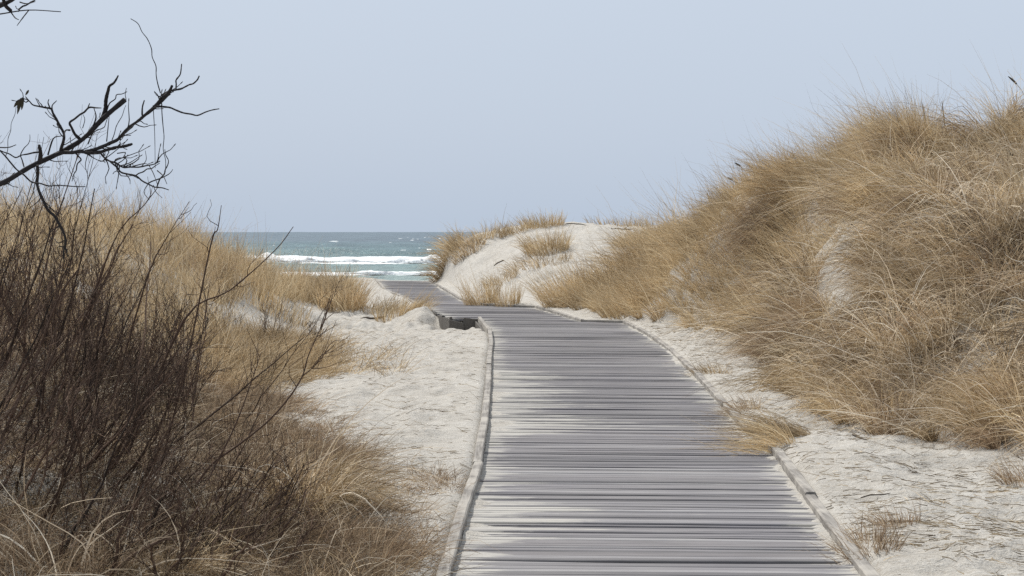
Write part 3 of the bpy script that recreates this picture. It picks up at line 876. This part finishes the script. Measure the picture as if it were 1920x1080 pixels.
# large tussocks of the right dune
tuft(1690, 275, 1500, 0.55, 0.50, (-0.45, -0.1, 0.15), 0.35, M_GOLD, "big golden crown tussock highest on the right dune", G_DUNE, cone=0.6)
tuft(1880, 285, 1000, 0.5, 0.45, (-0.35, -0.1, 0.15), 0.4, M_STRAW, "brown crest tussock at the far right of the dune top", G_DUNE, cone=0.7)
tuft(1500, 350, 1300, 0.72, 0.42, (-0.75, -0.1, 0), 0.6, M_STRAW, "swept tussock overhanging the sandy hollow on the right dune", G_DUNE, cone=0.6)
tuft(1450, 430, 1200, 0.85, 0.32, (-0.40, -0.25, -0.2), 1.15, M_BROWN, "dark hanging tussock left of the sandy hollow", G_DUNE, cone=0.6, seg=6, pale=60)
tuft(1468, 530, 800, 0.7, 0.30, (-0.30, -0.25, -0.1), 1.1, M_BROWN, "matted hanging tussock at the lower left of the sandy hollow", G_DUNE, cone=0.7, seg=6)
tuft(1500, 640, 900, 0.6, 0.35, (-0.7, -0.2, -.1), 0.8, M_BROWN, "dark tussock leaning out at the foot of the right dune", G_DUNE, cone=0.6)
tuft(1720, 560, 900, 0.85, 0.35, (-0.35, -0.35, 0), 0.9, M_STRAW, "long shaggy tussock in the middle of the near dune face", G_DUNE, cone=0.9, seg=6, pale=60)
tuft(1850, 500, 800, 0.85, 0.32, (-0.25, -0.4, 0), 0.9, M_STRAW, "long pale arching tussock near the right edge of the dune", G_DUNE, cone=1.0, seg=6, pale=60)
tuft(1640, 760, 800, 0.55, 0.35, (-0.5, -0.35, 0), 0.7, M_STRAW, "straw tussock spilling onto the sand at the near dune foot", G_DUNE, cone=0.7, pale=60)
tuft(1890, 790, 800, 0.6, 0.30, (-0.45, -0.3, 0), 0.7, M_STRAW, "combed tussock at the dune foot by the right edge", G_DUNE, cone=0.6, pale=60)
# left foreground
tuft(570, 975, 700, 0.70, 0.14, (0.22, -0.15, 0), 1.05, M_STRAW, "shaggy brown tussock with pale arching blades left of the walk", None, cone=0.8, seg=6, pale=70)
tuft(700, 1050, 320, 0.32, 0.22, (0.2, -0.1, 0), 0.8, M_BROWN, "low brown tussock at the bottom edge near the left kerb", None, cone=1.0)
tuft(430, 1010, 420, 0.42, 0.14, (0.15, -0.15, 0), 1.0, M_STRAW, "pale drooping tussock in the shade of the gnarled dark shrub", None, cone=1.05, seg=6, pale=40)
tuft(640, 960, 380, 0.40, 0.16, (0.30, -0.1, 0), 0.9, M_STRAW, "straw tussock between the shaggy brown one and the bare sand", None, cone=1.0, seg=6, pale=40)
tuft(300, 1095, 380, 0.40, 0.16, (0.1, -0.2, 0), 1.0, M_STRAW, "pale bent straw clump on the bottom edge right of the tangled one", None, cone=1.1, seg=6, curl=.25, pale=40)
tuft(110, 1085, 420, 0.5, 0.25, (0.1, -0.2, 0), 0.9, M_BROWN, "tangled tussock with crooked pale blades in the bottom left corner", None, cone=1.1, seg=6, curl=.3, pale=40)
tuft(470, 668, 260, 0.34, 0.45, (0.2, 0, 0), 0.4, M_STRAW, "loose straw tussock in front of the left sand hollow", None, cone=0.9, wmin=.005)


# ------------------------------------------------------------------ seed stalks standing over the dune crests
def stalk(px, py, depth_, rootpx, rootpy, label, head=0.14, bend=(0.1, 0, 0)):
    root = on_ground(rootpx, rootpy)
    tip = at_depth(px, py, root[1] + depth_)
    o = empty("grass_stalk", root)
    tag(o, label, "grass stalk", "seed stalks over the dune crests")
    t = np.linspace(0, 1, 12)[:, None]
    mid = (root + tip) / 2 + np.array([0.20, 0, 0.16])
    P = (1 - t) ** 2 * root + 2 * t * (1 - t) * mid + t ** 2 * tip
    L = np.linalg.norm(np.diff(P, axis=0), axis=1).sum()
    k = min(9, max(2, int(round(11 * (1 - head / L)))))
    v, f = tubes((P[:k + 1] - root)[None], np.full((1, k + 1), 0.0022 + root[1] * 0.00005), 4)
    mesh_obj("stem", v, f, M_STRAW, o)
    tt = np.linspace(k / 11.0, 1, 9)[:, None]
    Q = (1 - tt) ** 2 * root + 2 * tt * (1 - tt) * mid + tt ** 2 * tip
    rad = np.sin(np.linspace(0.15, 0.97, 9) * math.pi) ** 0.7 * (0.009 + root[1] * 0.00025)
    v, f = tubes((Q - root)[None], rad[None], 6)
    mesh_obj("seed_head", v, f, M_SEED, o)


stalk(1890, 143, 0, 1935, 260, "tall grass stalk at the right edge of the photo, leaning left above the dune", 0.2)
stalk(1728, 190, 0, 1775, 270, "grass stalk with a dark bent seed head over the crown tussock", 0.13)
stalk(1766, 189, 0, 1790, 270, "grass stalk with a short seed head just right of the bent one", 0.09)
stalk(1377, 305, 0, 1405, 372, "grass stalk standing above the swept crest of the middle ridge", 0.12)
stalk(1364, 333, 0, 1382, 390, "short grass stalk below the taller one on the middle ridge", 0.08)
stalk(1326, 360, 0, 1340, 405, "shortest grass stalk, lowest on the middle ridge", 0.07)


# ------------------------------------------------------------------ sticks on the sand
def stick(px, py, L, r, ang, label, fork=False):
    p = on_ground(px, py)
    t = np.linspace(-0.5, 0.5, 9)
    Q = np.stack([np.cos(ang) * t * L, np.sin(ang) * t * L, 0 * t], -1)
    Q += np.cumsum(rng.normal(0, L * 0.012, (9, 3)), 0)
    Q[:, 2] = terrain(Q[:, 0] + p[0], Q[:, 1] + p[1]) - p[2] + r * 0.6
    m = MB(); v, f = tubes(Q[None], (r * np.array([.5, .8, 1, 1.05, 1, .95, .9, .7, .35]))[None], 6); m.add(v, f)
    if fork:
        q0 = Q[5]; s = np.linspace(0, 1, 5)[:, None]
        B = q0 + s * np.array([L * 0.25, 0.02, L * 0.18]); v, f = tubes(B[None], (r * np.array([.7, .6, .5, .4, .2]))[None], 5); m.add(v, f)
    o = m.build("stick", M_DRIFT); o.location = p
    return tag(o, label, "stick", "sticks lying on the sand")


stick(575, 1056, 0.42, 0.007, 0.12, "long dark stick lying in the dead grass at the bottom of the photo")
stick(1692, 981, 0.16, 0.008, -0.08, "short dark stick on the sand by the rust brown tuft")
stick(1640, 930, 0.18, 0.004, 0.1, "thin crooked stick on the litter strewn sand")
stick(1165, 431, 0.6, 0.02, 0.1, "dark forked branch lying near the top of the far dune", True)
stick(936, 493, 0.3, 0.018, 0.3, "small dark stick on the bare middle of the far dune", True)
stick(1080, 421, 0.7, 0.015, 0.0, "low dark stick along the edge of the far dune crest")
stick(700, 600, 0.5, 0.02, 0.1, "dark stick half buried in the sand by the far walk tuft")
stick(1610, 822, 0.16, 0.006, 2.2, "pale crooked twig lying at the dune foot")


# ------------------------------------------------------------------ bare shrubs
def grow_tw(base_P, base_T, n_each, tlo, thi, Lr, ang, up, S=6, seed=0):
    """side shoots off polylines base_P (M,S,3)"""
    M, S0, _ = base_P.shape
    idx = np.repeat(np.arange(M), n_each); n = len(idx)
    t = rng.uniform(tlo, thi, n) * (S0 - 1.001)
    i = t.astype(int); fr = (t - i)[:, None]
    p = base_P[idx, i] * (1 - fr) + base_P[idx, np.minimum(i + 1, S0 - 1)] * fr
    T = base_P[idx, np.minimum(i + 1, S0 - 1)] - base_P[idx, i]
    T /= np.linalg.norm(T, axis=1, keepdims=True) + 1e-9
    q = rng.normal(0, 1, (n, 3)); q -= T * (q * T).sum(1, keepdims=True); q /= np.linalg.norm(q, axis=1, keepdims=True)
    a = np.radians(rng.uniform(ang[0], ang[1], n))[:, None]
    d = T * np.cos(a) + q * np.sin(a)
    L = rng.uniform(Lr[0], Lr[1], n) * (1 - 0.5 * (t / (S0 - 1)))
    s = np.linspace(0, 1, S)[None, :, None]
    P = p[:, None] + L[:, None, None] * (d[:, None] * s + np.array([0, 0, up]) * s ** 2 * 0.5 + rng.normal(0, 0.09, (n, 1, 3)) * np.sin(s * 5))
    return P


def shrub(base, n, L, lean, label, spread=(0.5, 0.5), twigs=14, sub=4, r0=0.006, parts=8, fan=0.35, group="bare shrubs on the left", curve=0.35, name="bare_shrub", extra=(), tw=(0.18, 0.55), nbend=0.045):
    base = np.asarray(base, float)
    o = empty(name, base)
    tag(o, label, "shrub", group)
    S = 12
    off = np.clip(rng.normal(0, 1, (n, 3)), -1.5, 1.5) * np.array([spread[0], spread[1], 0])
    root = base + off; root[:, 2] = terrain(root[:, 0], root[:, 1]) - 0.05
    d = np.array(lean) + rng.normal(0, fan, (n, 3)) * np.array([1, 0.8, 0.4]); d /= np.linalg.norm(d, axis=1, keepdims=True)
    Ls = L * np.clip(rng.normal(0.85, 0.22, n), 0.35, 1.25)
    s = np.linspace(0, 1, S)[None, :, None]
    P = root[:, None] + Ls[:, None, None] * (d[:, None] * s + np.array([0, 0, curve]) * s ** 2 * 0.6)
    P = P + np.cumsum(rng.normal(0, nbend / 3, (n, S, 3)), 1) * Ls[:, None, None] * 0.6
    R = r0 * rng.uniform(0.6, 1.3, (n, 1)) * (1 - 0.72 * s[..., 0])
    for e in extra:
        pass
    T1 = grow_tw(P, None, twigs, 0.2, 0.98, tw, (14, 38), 0.25)
    T2 = grow_tw(T1, None, sub, 0.2, 0.95, (tw[0] * 0.35, tw[1] * 0.5), (20, 55), 0.2, S=4)
    rt1 = np.maximum(0.0022 * rng.uniform(0.7, 1.2, (len(T1), 1)) * (1 - 0.6 * np.linspace(0, 1, 6)), base[1] / 1707 * 0.17)
    rt2 = np.maximum(0.0015 * np.ones((len(T2), 1)) * (1 - 0.5 * np.linspace(0, 1, 4)), base[1] / 1707 * 0.13)
    for k in range(min(parts, n)):
        v, f = tubes(P[k:k + 1] - base, R[k:k + 1], 6); mesh_obj("stem", v, f, M_TWIG, o, True)
    m = MB()
    if n > parts: m.add(*tubes(P[parts:] - base, R[parts:], 4))
    m.add(*tubes(T1 - base, rt1, 3)); m.add(*tubes(T2 - base, rt2, 3))
    b = m.build("brushwood", M_TWIG, o); b["kind"] = "stuff"
    for pts, r in extra:
        pts = np.array(pts, float)
        v, f = spline(pts, r, 6); mesh_obj("stem", v - base, f, M_TWIG, o, True)
        k = 9
        TT = grow_tw(resample(pts, 12)[None], None, k, 0.35, 0.97, (0.08, 0.30), (18, 45), 0.2)
        for q in range(k):
            v, f = tubes(TT[q:q + 1] - base, np.maximum(0.002 * (1 - 0.6 * np.linspace(0, 1, 6))[None], base[1] / 1707 * 0.2), 4)
            mesh_obj("twig", v, f, M_TWIG, o)
    return o


def resample(pts, n):
    pts = np.asarray(pts, float)
    s = np.concatenate([[0], np.cumsum(np.linalg.norm(np.diff(pts, axis=0), axis=1))])
    t = np.linspace(0, s[-1], n)
    return np.stack([np.interp(t, s, pts[:, k]) for k in range(3)], -1)


def spline(pts, r, sides=6, n=None):
    """smooth tapered limb through points; r = (start, end) or list"""
    pts = np.asarray(pts, float)
    m = len(pts); n = n or (m - 1) * 4 + 1
    t = np.linspace(0, m - 1, n); i = np.minimum(t.astype(int), m - 2); f = (t - i)[:, None]
    E = np.concatenate([[2 * pts[0] - pts[1]], pts, [2 * pts[-1] - pts[-2]]])
    a, b, c, d = E[i], E[i + 1], E[i + 2], E[i + 3]
    P = 0.5 * ((2 * b) + (-a + c) * f + (2 * a - 5 * b + 4 * c - d) * f ** 2 + (-a + 3 * b - 3 * c + d) * f ** 3)
    R = np.interp(np.linspace(0, 1, n), np.linspace(0, 1, len(r)), r)
    R = R * (1 + rng.normal(0, 0.06, n))
    v, fc = tubes(P[None], R[None], sides)
    # close both ends with a short cone
    for k, (c0, s0) in enumerate(((P[0], 0), (P[-1], (n - 1) * sides))):
        j = len(v); v = np.concatenate([v, [c0]])
        q = [[s0 + q_, s0 + (q_ + 1) % sides, j, j] for q_ in range(sides)]
        fc = np.concatenate([fc, np.array(q)])
    # turn degenerate quads into tiny caps by splitting the centre point
    bad = fc[:, 2] == fc[:, 3]
    if bad.any():
        idx = np.where(bad)[0]
        cv = v[fc[idx, 2]] + rng.normal(0, 1e-4, (len(idx), 3))
        fc[idx, 3] = len(v) + np.arange(len(idx)); v = np.concatenate([v, cv])
    return v, fc


def PX(pts, d):
    """points of the picture set at the given distances, metres"""
    n = len(pts); dd = np.interp(np.linspace(0, 1, n), np.linspace(0, 1, len(d)), d)
    return np.array([at_depth(p[0], p[1], dd[k]) for k, p in enumerate(pts)])


def G(x, y): return (x, y, float(terrain(x, y)))


L_UP = (0.34, -0.05, 1.0)
shrub(G(-2.85, 9.3), 46, 1.16, (0.45, -0.05, 1.0), "dense dark bare shrub filling the left edge of the photo", (0.42, 0.55), twigs=12, sub=3, parts=10, r0=0.0085,
      extra=[(PX([(120, 760), (205, 470), (270, 385), (297, 350)], [9.4, 9.0]), (0.005, 0.003, 0.0016)),
             (PX([(180, 860), (270, 540), (310, 450), (355, 378)], [9.3, 8.9]), (0.006, 0.003, 0.0016)),
             (PX([(0, 830), (60, 690), (110, 560), (150, 500)], [8.6, 8.5]), (0.009, 0.006, 0.003))])
shrub(G(-2.15, 8.7), 20, 0.74, (0.68, -0.05, 0.9), "leaning bare shrub between the dense dark one and the brown tussock", (0.34, 0.5), twigs=13, sub=4, parts=8, r0=0.0065,
      extra=[(PX([(240, 850), (345, 600), (430, 545), (515, 470), (550, 425)], [9.0, 8.9]), (0.008, 0.005, 0.003, 0.0018)),
             (PX([(300, 880), (350, 680), (395, 460), (408, 430), (415, 385)], [9.0, 8.8]), (0.006, 0.004, 0.0016))])
shrub(G(-1.62, 8.2), 20, 0.5, (0.7, -0.05, 0.8), "small bare shrub with one long twig crossing the pale sand", (0.24, 0.35), twigs=8, sub=3, parts=8,
      extra=[(PX([(370, 905), (400, 868), (450, 832), (500, 792), (540, 748), (567, 705), (577, 670), (592, 635), (612, 590), (626, 545)], [8.2, 8.3]), (0.006, 0.005, 0.004, 0.0025, 0.0014)),
             (PX([(567, 705), (580, 695), (598, 678), (610, 660)], [8.3, 8.3]), (0.003, 0.002, 0.0013)),
             (PX([(390, 900), (440, 800), (470, 720), (490, 660)], [8.2, 8.3]), (0.005, 0.003, 0.0015))])
shrub(G(-3.3, 11.6), 62, 1.12, (0.2, 0, 1.0), "purple brown bare shrub on the left dune below the tree branch", (0.75, 0.7), twigs=10, sub=3, parts=6, r0=0.006)
shrub(G(-3.1, 12.3), 40, 0.55, (0.35, 0, 0.9), "low bare shrub at the right foot of the left dune brush", (0.45, 0.6), twigs=9, sub=3, parts=6)
shrub(G(-1.5, 7.5), 16, 0.36, (0.5, -0.1, 0.6), "gnarled dark shrub low in the bottom left foreground", (0.35, 0.25), twigs=10, sub=3, parts=8, r0=0.009, nbend=0.09,
      extra=[(PX([(210, 1075), (260, 1035), (310, 1010), (350, 985), (372, 950)], [7.2, 7.4]), (0.009, 0.007, 0.004)),
             (PX([(325, 1090), (340, 1030), (345, 1000), (338, 960), (335, 930)], [7.3, 7.3]), (0.007, 0.005, 0.003))])
shrub(G(-2.35, 7.9), 22, 0.62, (0.45, -0.05, 0.9), "dark twiggy shrub in the lower left corner before the dense one", (0.34, 0.3), twigs=10, sub=3, parts=8, r0=0.008, nbend=0.07)
for (px, py, h, lab) in ((500, 655, 0.55, "sparse upright sprig in front of the left sand hollow"), (425, 640, 0.6, "thin sprig rising from the golden grass of the left dune"),
                         (590, 660, 0.4, "tiny sprig at the sandy edge of the left dune grass")):
    p = on_ground(px, py)
    shrub(p, 9, h, (0.1, 0, 1), lab, (0.10, 0.1), twigs=4, sub=2, parts=5, r0=0.004, fan=0.2, name="bare_sprig", group="thin sprigs on the left dune", tw=(0.1, 0.3))

# ------------------------------------------------------------------ bare tree reaching in from the left
tb = np.array([-3.35, 6.6, float(terrain(-3.35, 6.6))])
tree = tag(empty("bare_tree", tb), "black bare tree whose crooked branches reach in from the left against the sky", "tree")


LIMB_PTS = {}


def limb(name, pts, r, parent, sides=8, origin=None):
    pts = np.array(pts, float)
    if len(pts) > 3: pts = resample(pts, int(len(pts) * 1.8)); pts[1:-1] += rng.normal(0, 0.0022, (len(pts) - 2, 3))
    r = [q * 0.86 for q in r]
    v, f = spline(pts, r, sides)
    o = mesh_obj(name, v - tb, f, M_BARK, parent, True)
    LIMB_PTS[o.name] = (pts, r)
    return o


Z1 = lambda L: [(x / 2.0, y / 2.0) for x, y in L]
top = tb + np.array([0.5, -.1, 3.4])
limb("trunk", [tb + [0, 0, -.2], tb + [0.06, 0, .6], tb + [0.2, -.05, 1.1], tb + [0.16, -.1, 1.9], tb + [0.35, -.1, 2.7], top], (0.10, 0.085, 0.075, 0.06, 0.05, 0.035), tree, 12)
fork = tb + np.array([0.2, -.05, 1.1])
main = np.concatenate([[fork], PX([(-180, 420)], [6.4]), PX(Z1([(0, 690), (60, 655), (140, 610), (220, 572), (300, 522), (350, 482), (390, 440), (430, 405), (468, 374)]), [6.2, 6.1])])
br = limb("branch", main, (0.05, 0.034, 0.0215, 0.0185, 0.0165, 0.0145, 0.012, 0.011, 0.010, 0.010, 0.0105), tree)
PXZ = lambda L, d=(6.15, 6.05): PX(Z1(L), d)


def tw(L, r, d=(6.15, 6.05), parent=None):
    return limb("twig", PXZ(L, d), r, parent or br, 6)


tw([(385, 440), (396, 400), (400, 355), (412, 322), (436, 300), (443, 284)], (0.009, 0.0085, 0.008, 0.0065, 0.005, 0.003))
lower = tw([(205, 582), (260, 567), (330, 573), (400, 562), (460, 553), (495, 540)], (0.009, 0.008, 0.007, 0.006, 0.005), parent=tree); _on = lower.name; lower.name = "branch"; LIMB_PTS[lower.name] = LIMB_PTS.pop(_on)
long_ = limb("branch", PXZ([(320, 568), (400, 542), (450, 517), (500, 466), (560, 421), (600, 380), (625, 350), (645, 322)], (6.12, 5.9)), (0.007, 0.0075, 0.007, 0.006, 0.006, 0.008, 0.010, 0.005), tree)
dd = (5.95, 5.9)
tw([(608, 358), (640, 343), (680, 331), (720, 312), (740, 300), (747, 285)], (0.006, 0.004, 0.003, 0.003), dd, long_)
tw([(660, 333), (661, 300), (676, 265), (681, 240)], (0.003, 0.003, 0.002), dd, long_)
tw([(585, 398), (640, 405), (690, 424), (740, 431), (790, 418), (822, 408)], (0.004, 0.0035, 0.003, 0.002), dd, long_)
tw([(602, 350), (586, 255), (570, 190), (545, 130), (512, 86), (490, 70)], (0.0022, 0.0018, 0.0014), dd, long_)
tw([(606, 383), (612, 480), (615, 560), (620, 645)], (0.0022, 0.0017, 0.0013), dd, long_)
tw([(574, 395), (580, 500), (582, 630)], (0.0016, 0.0013, 0.0011), dd, long_)
tw([(533, 432), (534, 402), (541, 377)], (0.004, 0.0033, 0.0025), dd, long_)
tw([(600, 378), (590, 355), (578, 342)], (0.003, 0.002, 0.001), dd, long_)
tw([(500, 470), (488, 482), (470, 500), (455, 512), (450, 525)], (0.003, 0.002, 0.0015), dd, long_)
d2 = tw([(228, 566), (236, 545), (240, 505), (215, 455), (190, 405), (150, 402), (120, 392), (95, 362)], (0.008, 0.006, 0.0055, 0.005, 0.004, 0.003, 0.002))
tw([(196, 412), (196, 395), (212, 378)], (0.003, 0.0025, 0.0018)); tw([(186, 402), (180, 385), (183, 373)], (0.003, 0.0025, 0.0018))
tw([(298, 520), (272, 490), (262, 455), (300, 430), (328, 406), (380, 405)], (0.007, 0.005, 0.004, 0.004, 0.002)); tw([(328, 408), (336, 388)], (0.003, 0.0018))
tw([(262, 488), (245, 490), (240, 520)], (0.004, 0.003, 0.002)); tw([(345, 485), (360, 440), (352, 405)], (0.004, 0.003, 0.002))
tw([(400, 420), (412, 390), (440, 355), (476, 344)], (0.003, 0.0024, 0.0016)); tw([(430, 410), (450, 390), (472, 380), (474, 330)], (0.003, 0.002, 0.0012))
tw([(150, 604), (152, 575), (147, 546)], (0.012, 0.010, 0.006))
tw([(152, 570), (100, 580), (60, 590), (20, 573), (-30, 560)], (0.004, 0.003, 0.0025, 0.0015)); tw([(-20, 552), (30, 553), (60, 543)], (0.003, 0.0025, 0.0015))
tw([(0, 565), (25, 590), (60, 640), (120, 685), (180, 698), (250, 695), (320, 700)], (0.003, 0.0035, 0.003, 0.0025, 0.0018))
dr_ = limb("branch", PXZ([(140, 618), (135, 672), (152, 732), (180, 790), (230, 850), (246, 900), (240, 980)], (6.15, 6.3)), (0.007, 0.0065, 0.0065, 0.006, 0.005, 0.003), tree)
tw([(180, 580), (200, 520), (230, 510)], (0.004, 0.003, 0.0015)); tw([(90, 625), (80, 580), (110, 530), (112, 505)], (0.003, 0.002, 0.001))
tw([(20, 590), (30, 520), (50, 440), (60, 400)], (0.0016, 0.0013, 0.001))
tw([(330, 540), (350, 500), (390, 470), (404, 440)], (0.003, 0.002, 0.0015)); tw([(400, 530), (405, 480), (410, 430)], (0.0024, 0.002, 0.0012))
tw([(420, 525), (440, 470), (460, 430), (472, 395)], (0.002, 0.0016, 0.001)); tw([(310, 480), (318, 450), (312, 430)], (0.002, 0.0016, 0.001))
low = limb("branch", PXZ([(375, 572), (400, 600), (430, 612), (480, 630), (560, 622), (600, 604)]), (0.004, 0.004, 0.0035, 0.003, 0.002), tree)
tw([(415, 608), (455, 645), (510, 662), (555, 690), (590, 702), (632, 712)], (0.0035, 0.0035, 0.003, 0.002), parent=low)
tw([(588, 702), (606, 665), (622, 640), (630, 605), (618, 560)], (0.003, 0.003, 0.0022, 0.0014), parent=low)
tw([(505, 662), (540, 640), (572, 626), (598, 612)], (0.003, 0.0025, 0.0015), parent=low); tw([(556, 688), (600, 668), (640, 652), (648, 635)], (0.003, 0.0022, 0.0012), parent=low)
tw([(440, 614), (462, 600), (480, 580)], (0.0024, 0.002, 0.0012), parent=low); tw([(470, 650), (486, 672), (488, 690)], (0.0024, 0.002, 0.0012), parent=low)
tw([(530, 625), (548, 600), (545, 565)], (0.002, 0.0015, 0.001), parent=low); tw([(575, 695), (585, 720), (608, 742)], (0.002, 0.0018, 0.001), parent=low)
tw([(440, 575), (470, 572), (462, 590)], (0.0024, 0.002, 0.0012), parent=low); tw([(555, 690), (540, 720), (560, 750)], (0.002, 0.0016, 0.001), parent=low)
tw([(590, 640), (612, 660), (626, 690)], (0.0024, 0.002, 0.0012), parent=low); tw([(560, 622), (575, 650), (590, 690)], (0.002, 0.0018, 0.0012), parent=low)
tw([(280, 572), (300, 600), (280, 640), (270, 680)], (0.003, 0.003, 0.0025, 0.0015)); tw([(330, 575), (320, 620), (330, 660)], (0.002, 0.0016, 0.001))
# upper branch just inside the frame
up_ = limb("branch", np.concatenate([[tb + [0.35, -.1, 2.7]], PX([(-120, 40)], [6.3]), PX([(0, 24), (20, 20), (36, 17), (55, 19), (80, 22), (114, 22)], [6.2, 6.15])]), (0.04, 0.022, 0.011, 0.008, 0.004, 0.003, 0.0018), tree)
tw([(70, 36), (100, 15), (132, -4), (150, -30)], (0.004, 0.003, 0.002), (6.2, 6.1), up_); tw([(108, 38), (86, 66), (64, 96)], (0.003, 0.0025, 0.0015), (6.2, 6.1), up_)
tw([(40, 44), (56, 66), (70, 74)], (0.003, 0.0025, 0.0015), (6.2, 6.1), up_); tw([(0, 20), (30, 8), (60, -10)], (0.013, 0.010, 0.008), (6.2, 6.1), up_)
tw([(75, 8), (100, 14), (132, 6)], (0.003, 0.0025, 0.0015), (6.2, 6.1), up_); tw([(40, 40), (20, 20), (10, -10)], (0.008, 0.008, 0.006), (6.2, 6.1), up_)


for nm, k, lo, Lr in ((br.name, 16, 0.3, (0.03, 0.16)), (long_.name, 16, 0.1, (0.03, 0.13)), (lower.name, 9, 0.1, (0.03, 0.12)), (low.name, 14, 0.05, (0.04, 0.16)),
                      (d2.name, 9, 0.1, (0.03, 0.12)), (dr_.name, 9, 0.05, (0.03, 0.14)), (up_.name, 7, 0.5, (0.03, 0.12))):
    T = grow_tw(resample(LIMB_PTS[nm][0], 24)[None], None, k, lo, 0.99, Lr, (28, 62), 0.35)
    for q in range(k):
        rr_ = np.linspace(0.0024, 0.0011, 6)
        v, f = tubes(T[q:q + 1] - tb, rr_[None], 5)
        mesh_obj("twig", v, f, M_BARK, bpy.data.objects[nm])
        for b_ in range(2):      # buds
            i_ = 3 + b_ * 2 if b_ == 0 else 5
            e_ = T[q, i_]; dd_ = T[q, i_] - T[q, i_ - 1]; dd_ /= np.linalg.norm(dd_) + 1e-9
            P_ = e_ + dd_ * np.linspace(-0.003, 0.011, 5)[:, None] + (np.array([0, 0, 0.004]) * np.linspace(0, 1, 5)[:, None] if b_ == 0 else 0)
            v, f = tubes((P_ - tb)[None], np.array([[0.0008, 0.0016, 0.0019, 0.0014, 0.0004]]), 5)
            if b_: mesh_obj("bud", v, f, M_BARK, bpy.data.objects[nm], True)


def leaf(px, py, ln, ang, dep=6.12):
    c0 = at_depth(px / 2.0, py / 2.0, dep)
    t = np.linspace(0, 1, 7)
    w = 0.0045 * np.sin(t * math.pi) ** 0.8 + 0.0006
    ax = np.array([math.cos(ang), 0.15, math.sin(ang)]); sd = np.array([-math.sin(ang), 0.5, math.cos(ang)])
    P = c0 + ax * (t * ln)[:, None]; P[:, 2] -= 0.25 * ln * t ** 2
    curl = np.array([0, 1, 0])
    V = np.stack([P - sd * w[:, None] + curl * (w * .8)[:, None], P, P + sd * w[:, None] + curl * (w * .8)[:, None]], 1).reshape(-1, 3)
    mesh_obj("leaf", V - tb, grid_faces(7, 3), M_LEAF, d2, True)


for a in ((80, 366, 0.034, -2.1), (84, 364, 0.037, -1.7), (74, 372, 0.031, -2.4), (78, 370, 0.046, -1.9), (95, 358, .03, 1.2)): leaf(*a)

# ------------------------------------------------------------------ light
SUN_EL, SUN_AZ = math.radians(50), math.radians(-38)     # azimuth from +Y towards +X
w = bpy.data.worlds.new("World"); scene.world = w; w.use_nodes = True
nt = w.node_tree; nt.nodes.clear()
sky = nt.nodes.new("ShaderNodeTexSky"); sky.sky_type = 'NISHITA'; sky.sun_disc = False
sky.sun_elevation = SUN_EL; sky.sun_rotation = SUN_AZ; sky.dust_density = 3.0; sky.air_density = 1.2
tc = nt.nodes.new("ShaderNodeTexCoord"); sep = nt.nodes.new("ShaderNodeSeparateXYZ")
nt.links.new(tc.outputs["Generated"], sep.inputs[0])
veil = nt.nodes.new("ShaderNodeValToRGB"); e = veil.color_ramp.elements
e[0].position = 0.0; e[0].color = (0.515, 0.605, 0.735, 1)
e[1].position = 1.0; e[1].color = (0.86, 0.90, 0.96, 1)
x_ = e.new(0.06); x_.color = (0.553, 0.637, 0.765, 1)
x_ = e.new(0.16); x_.color = (0.60, 0.68, 0.80, 1)
nt.links.new(sep.outputs["Z"], veil.inputs[0])
vm = nt.nodes.new("ShaderNodeVectorMath"); vm.operation = 'SCALE'; vm.inputs["Scale"].default_value = 10.0
nt.links.new(veil.outputs[0], vm.inputs[0])
mx = nt.nodes.new("ShaderNodeMix"); mx.data_type = 'RGBA'; mx.inputs[0].default_value = 0.92
nt.links.new(sky.outputs[0], mx.inputs[6]); nt.links.new(vm.outputs[0], mx.inputs[7])
bg = nt.nodes.new("ShaderNodeBackground"); bg.inputs[1].default_value = 0.1
nt.links.new(mx.outputs[2], bg.inputs[0])
wo = nt.nodes.new("ShaderNodeOutputWorld"); nt.links.new(bg.outputs[0], wo.inputs[0])
sd = bpy.data.lights.new("sun", 'SUN'); sd.energy = 4.6; sd.angle = math.radians(4); sd.color = (1.0, 0.955, 0.89)
so = bpy.data.objects.new("sun", sd); COL.objects.link(so)
dirv = Vector((math.sin(SUN_AZ) * math.cos(SUN_EL), math.cos(SUN_AZ) * math.cos(SUN_EL), math.sin(SUN_EL)))
so.rotation_euler = dirv.to_track_quat('Z', 'Y').to_euler()

scene.view_settings.view_transform = 'Standard'; scene.view_settings.look = 'None'
scene.view_settings.exposure = 0.0; scene.view_settings.gamma = 1.0
scene.render.engine = 'CYCLES'
scene.cycles.max_bounces = 6; scene.cycles.diffuse_bounces = 3; scene.cycles.glossy_bounces = 2; scene.cycles.transmission_bounces = 3
scene.cycles.use_denoising = False
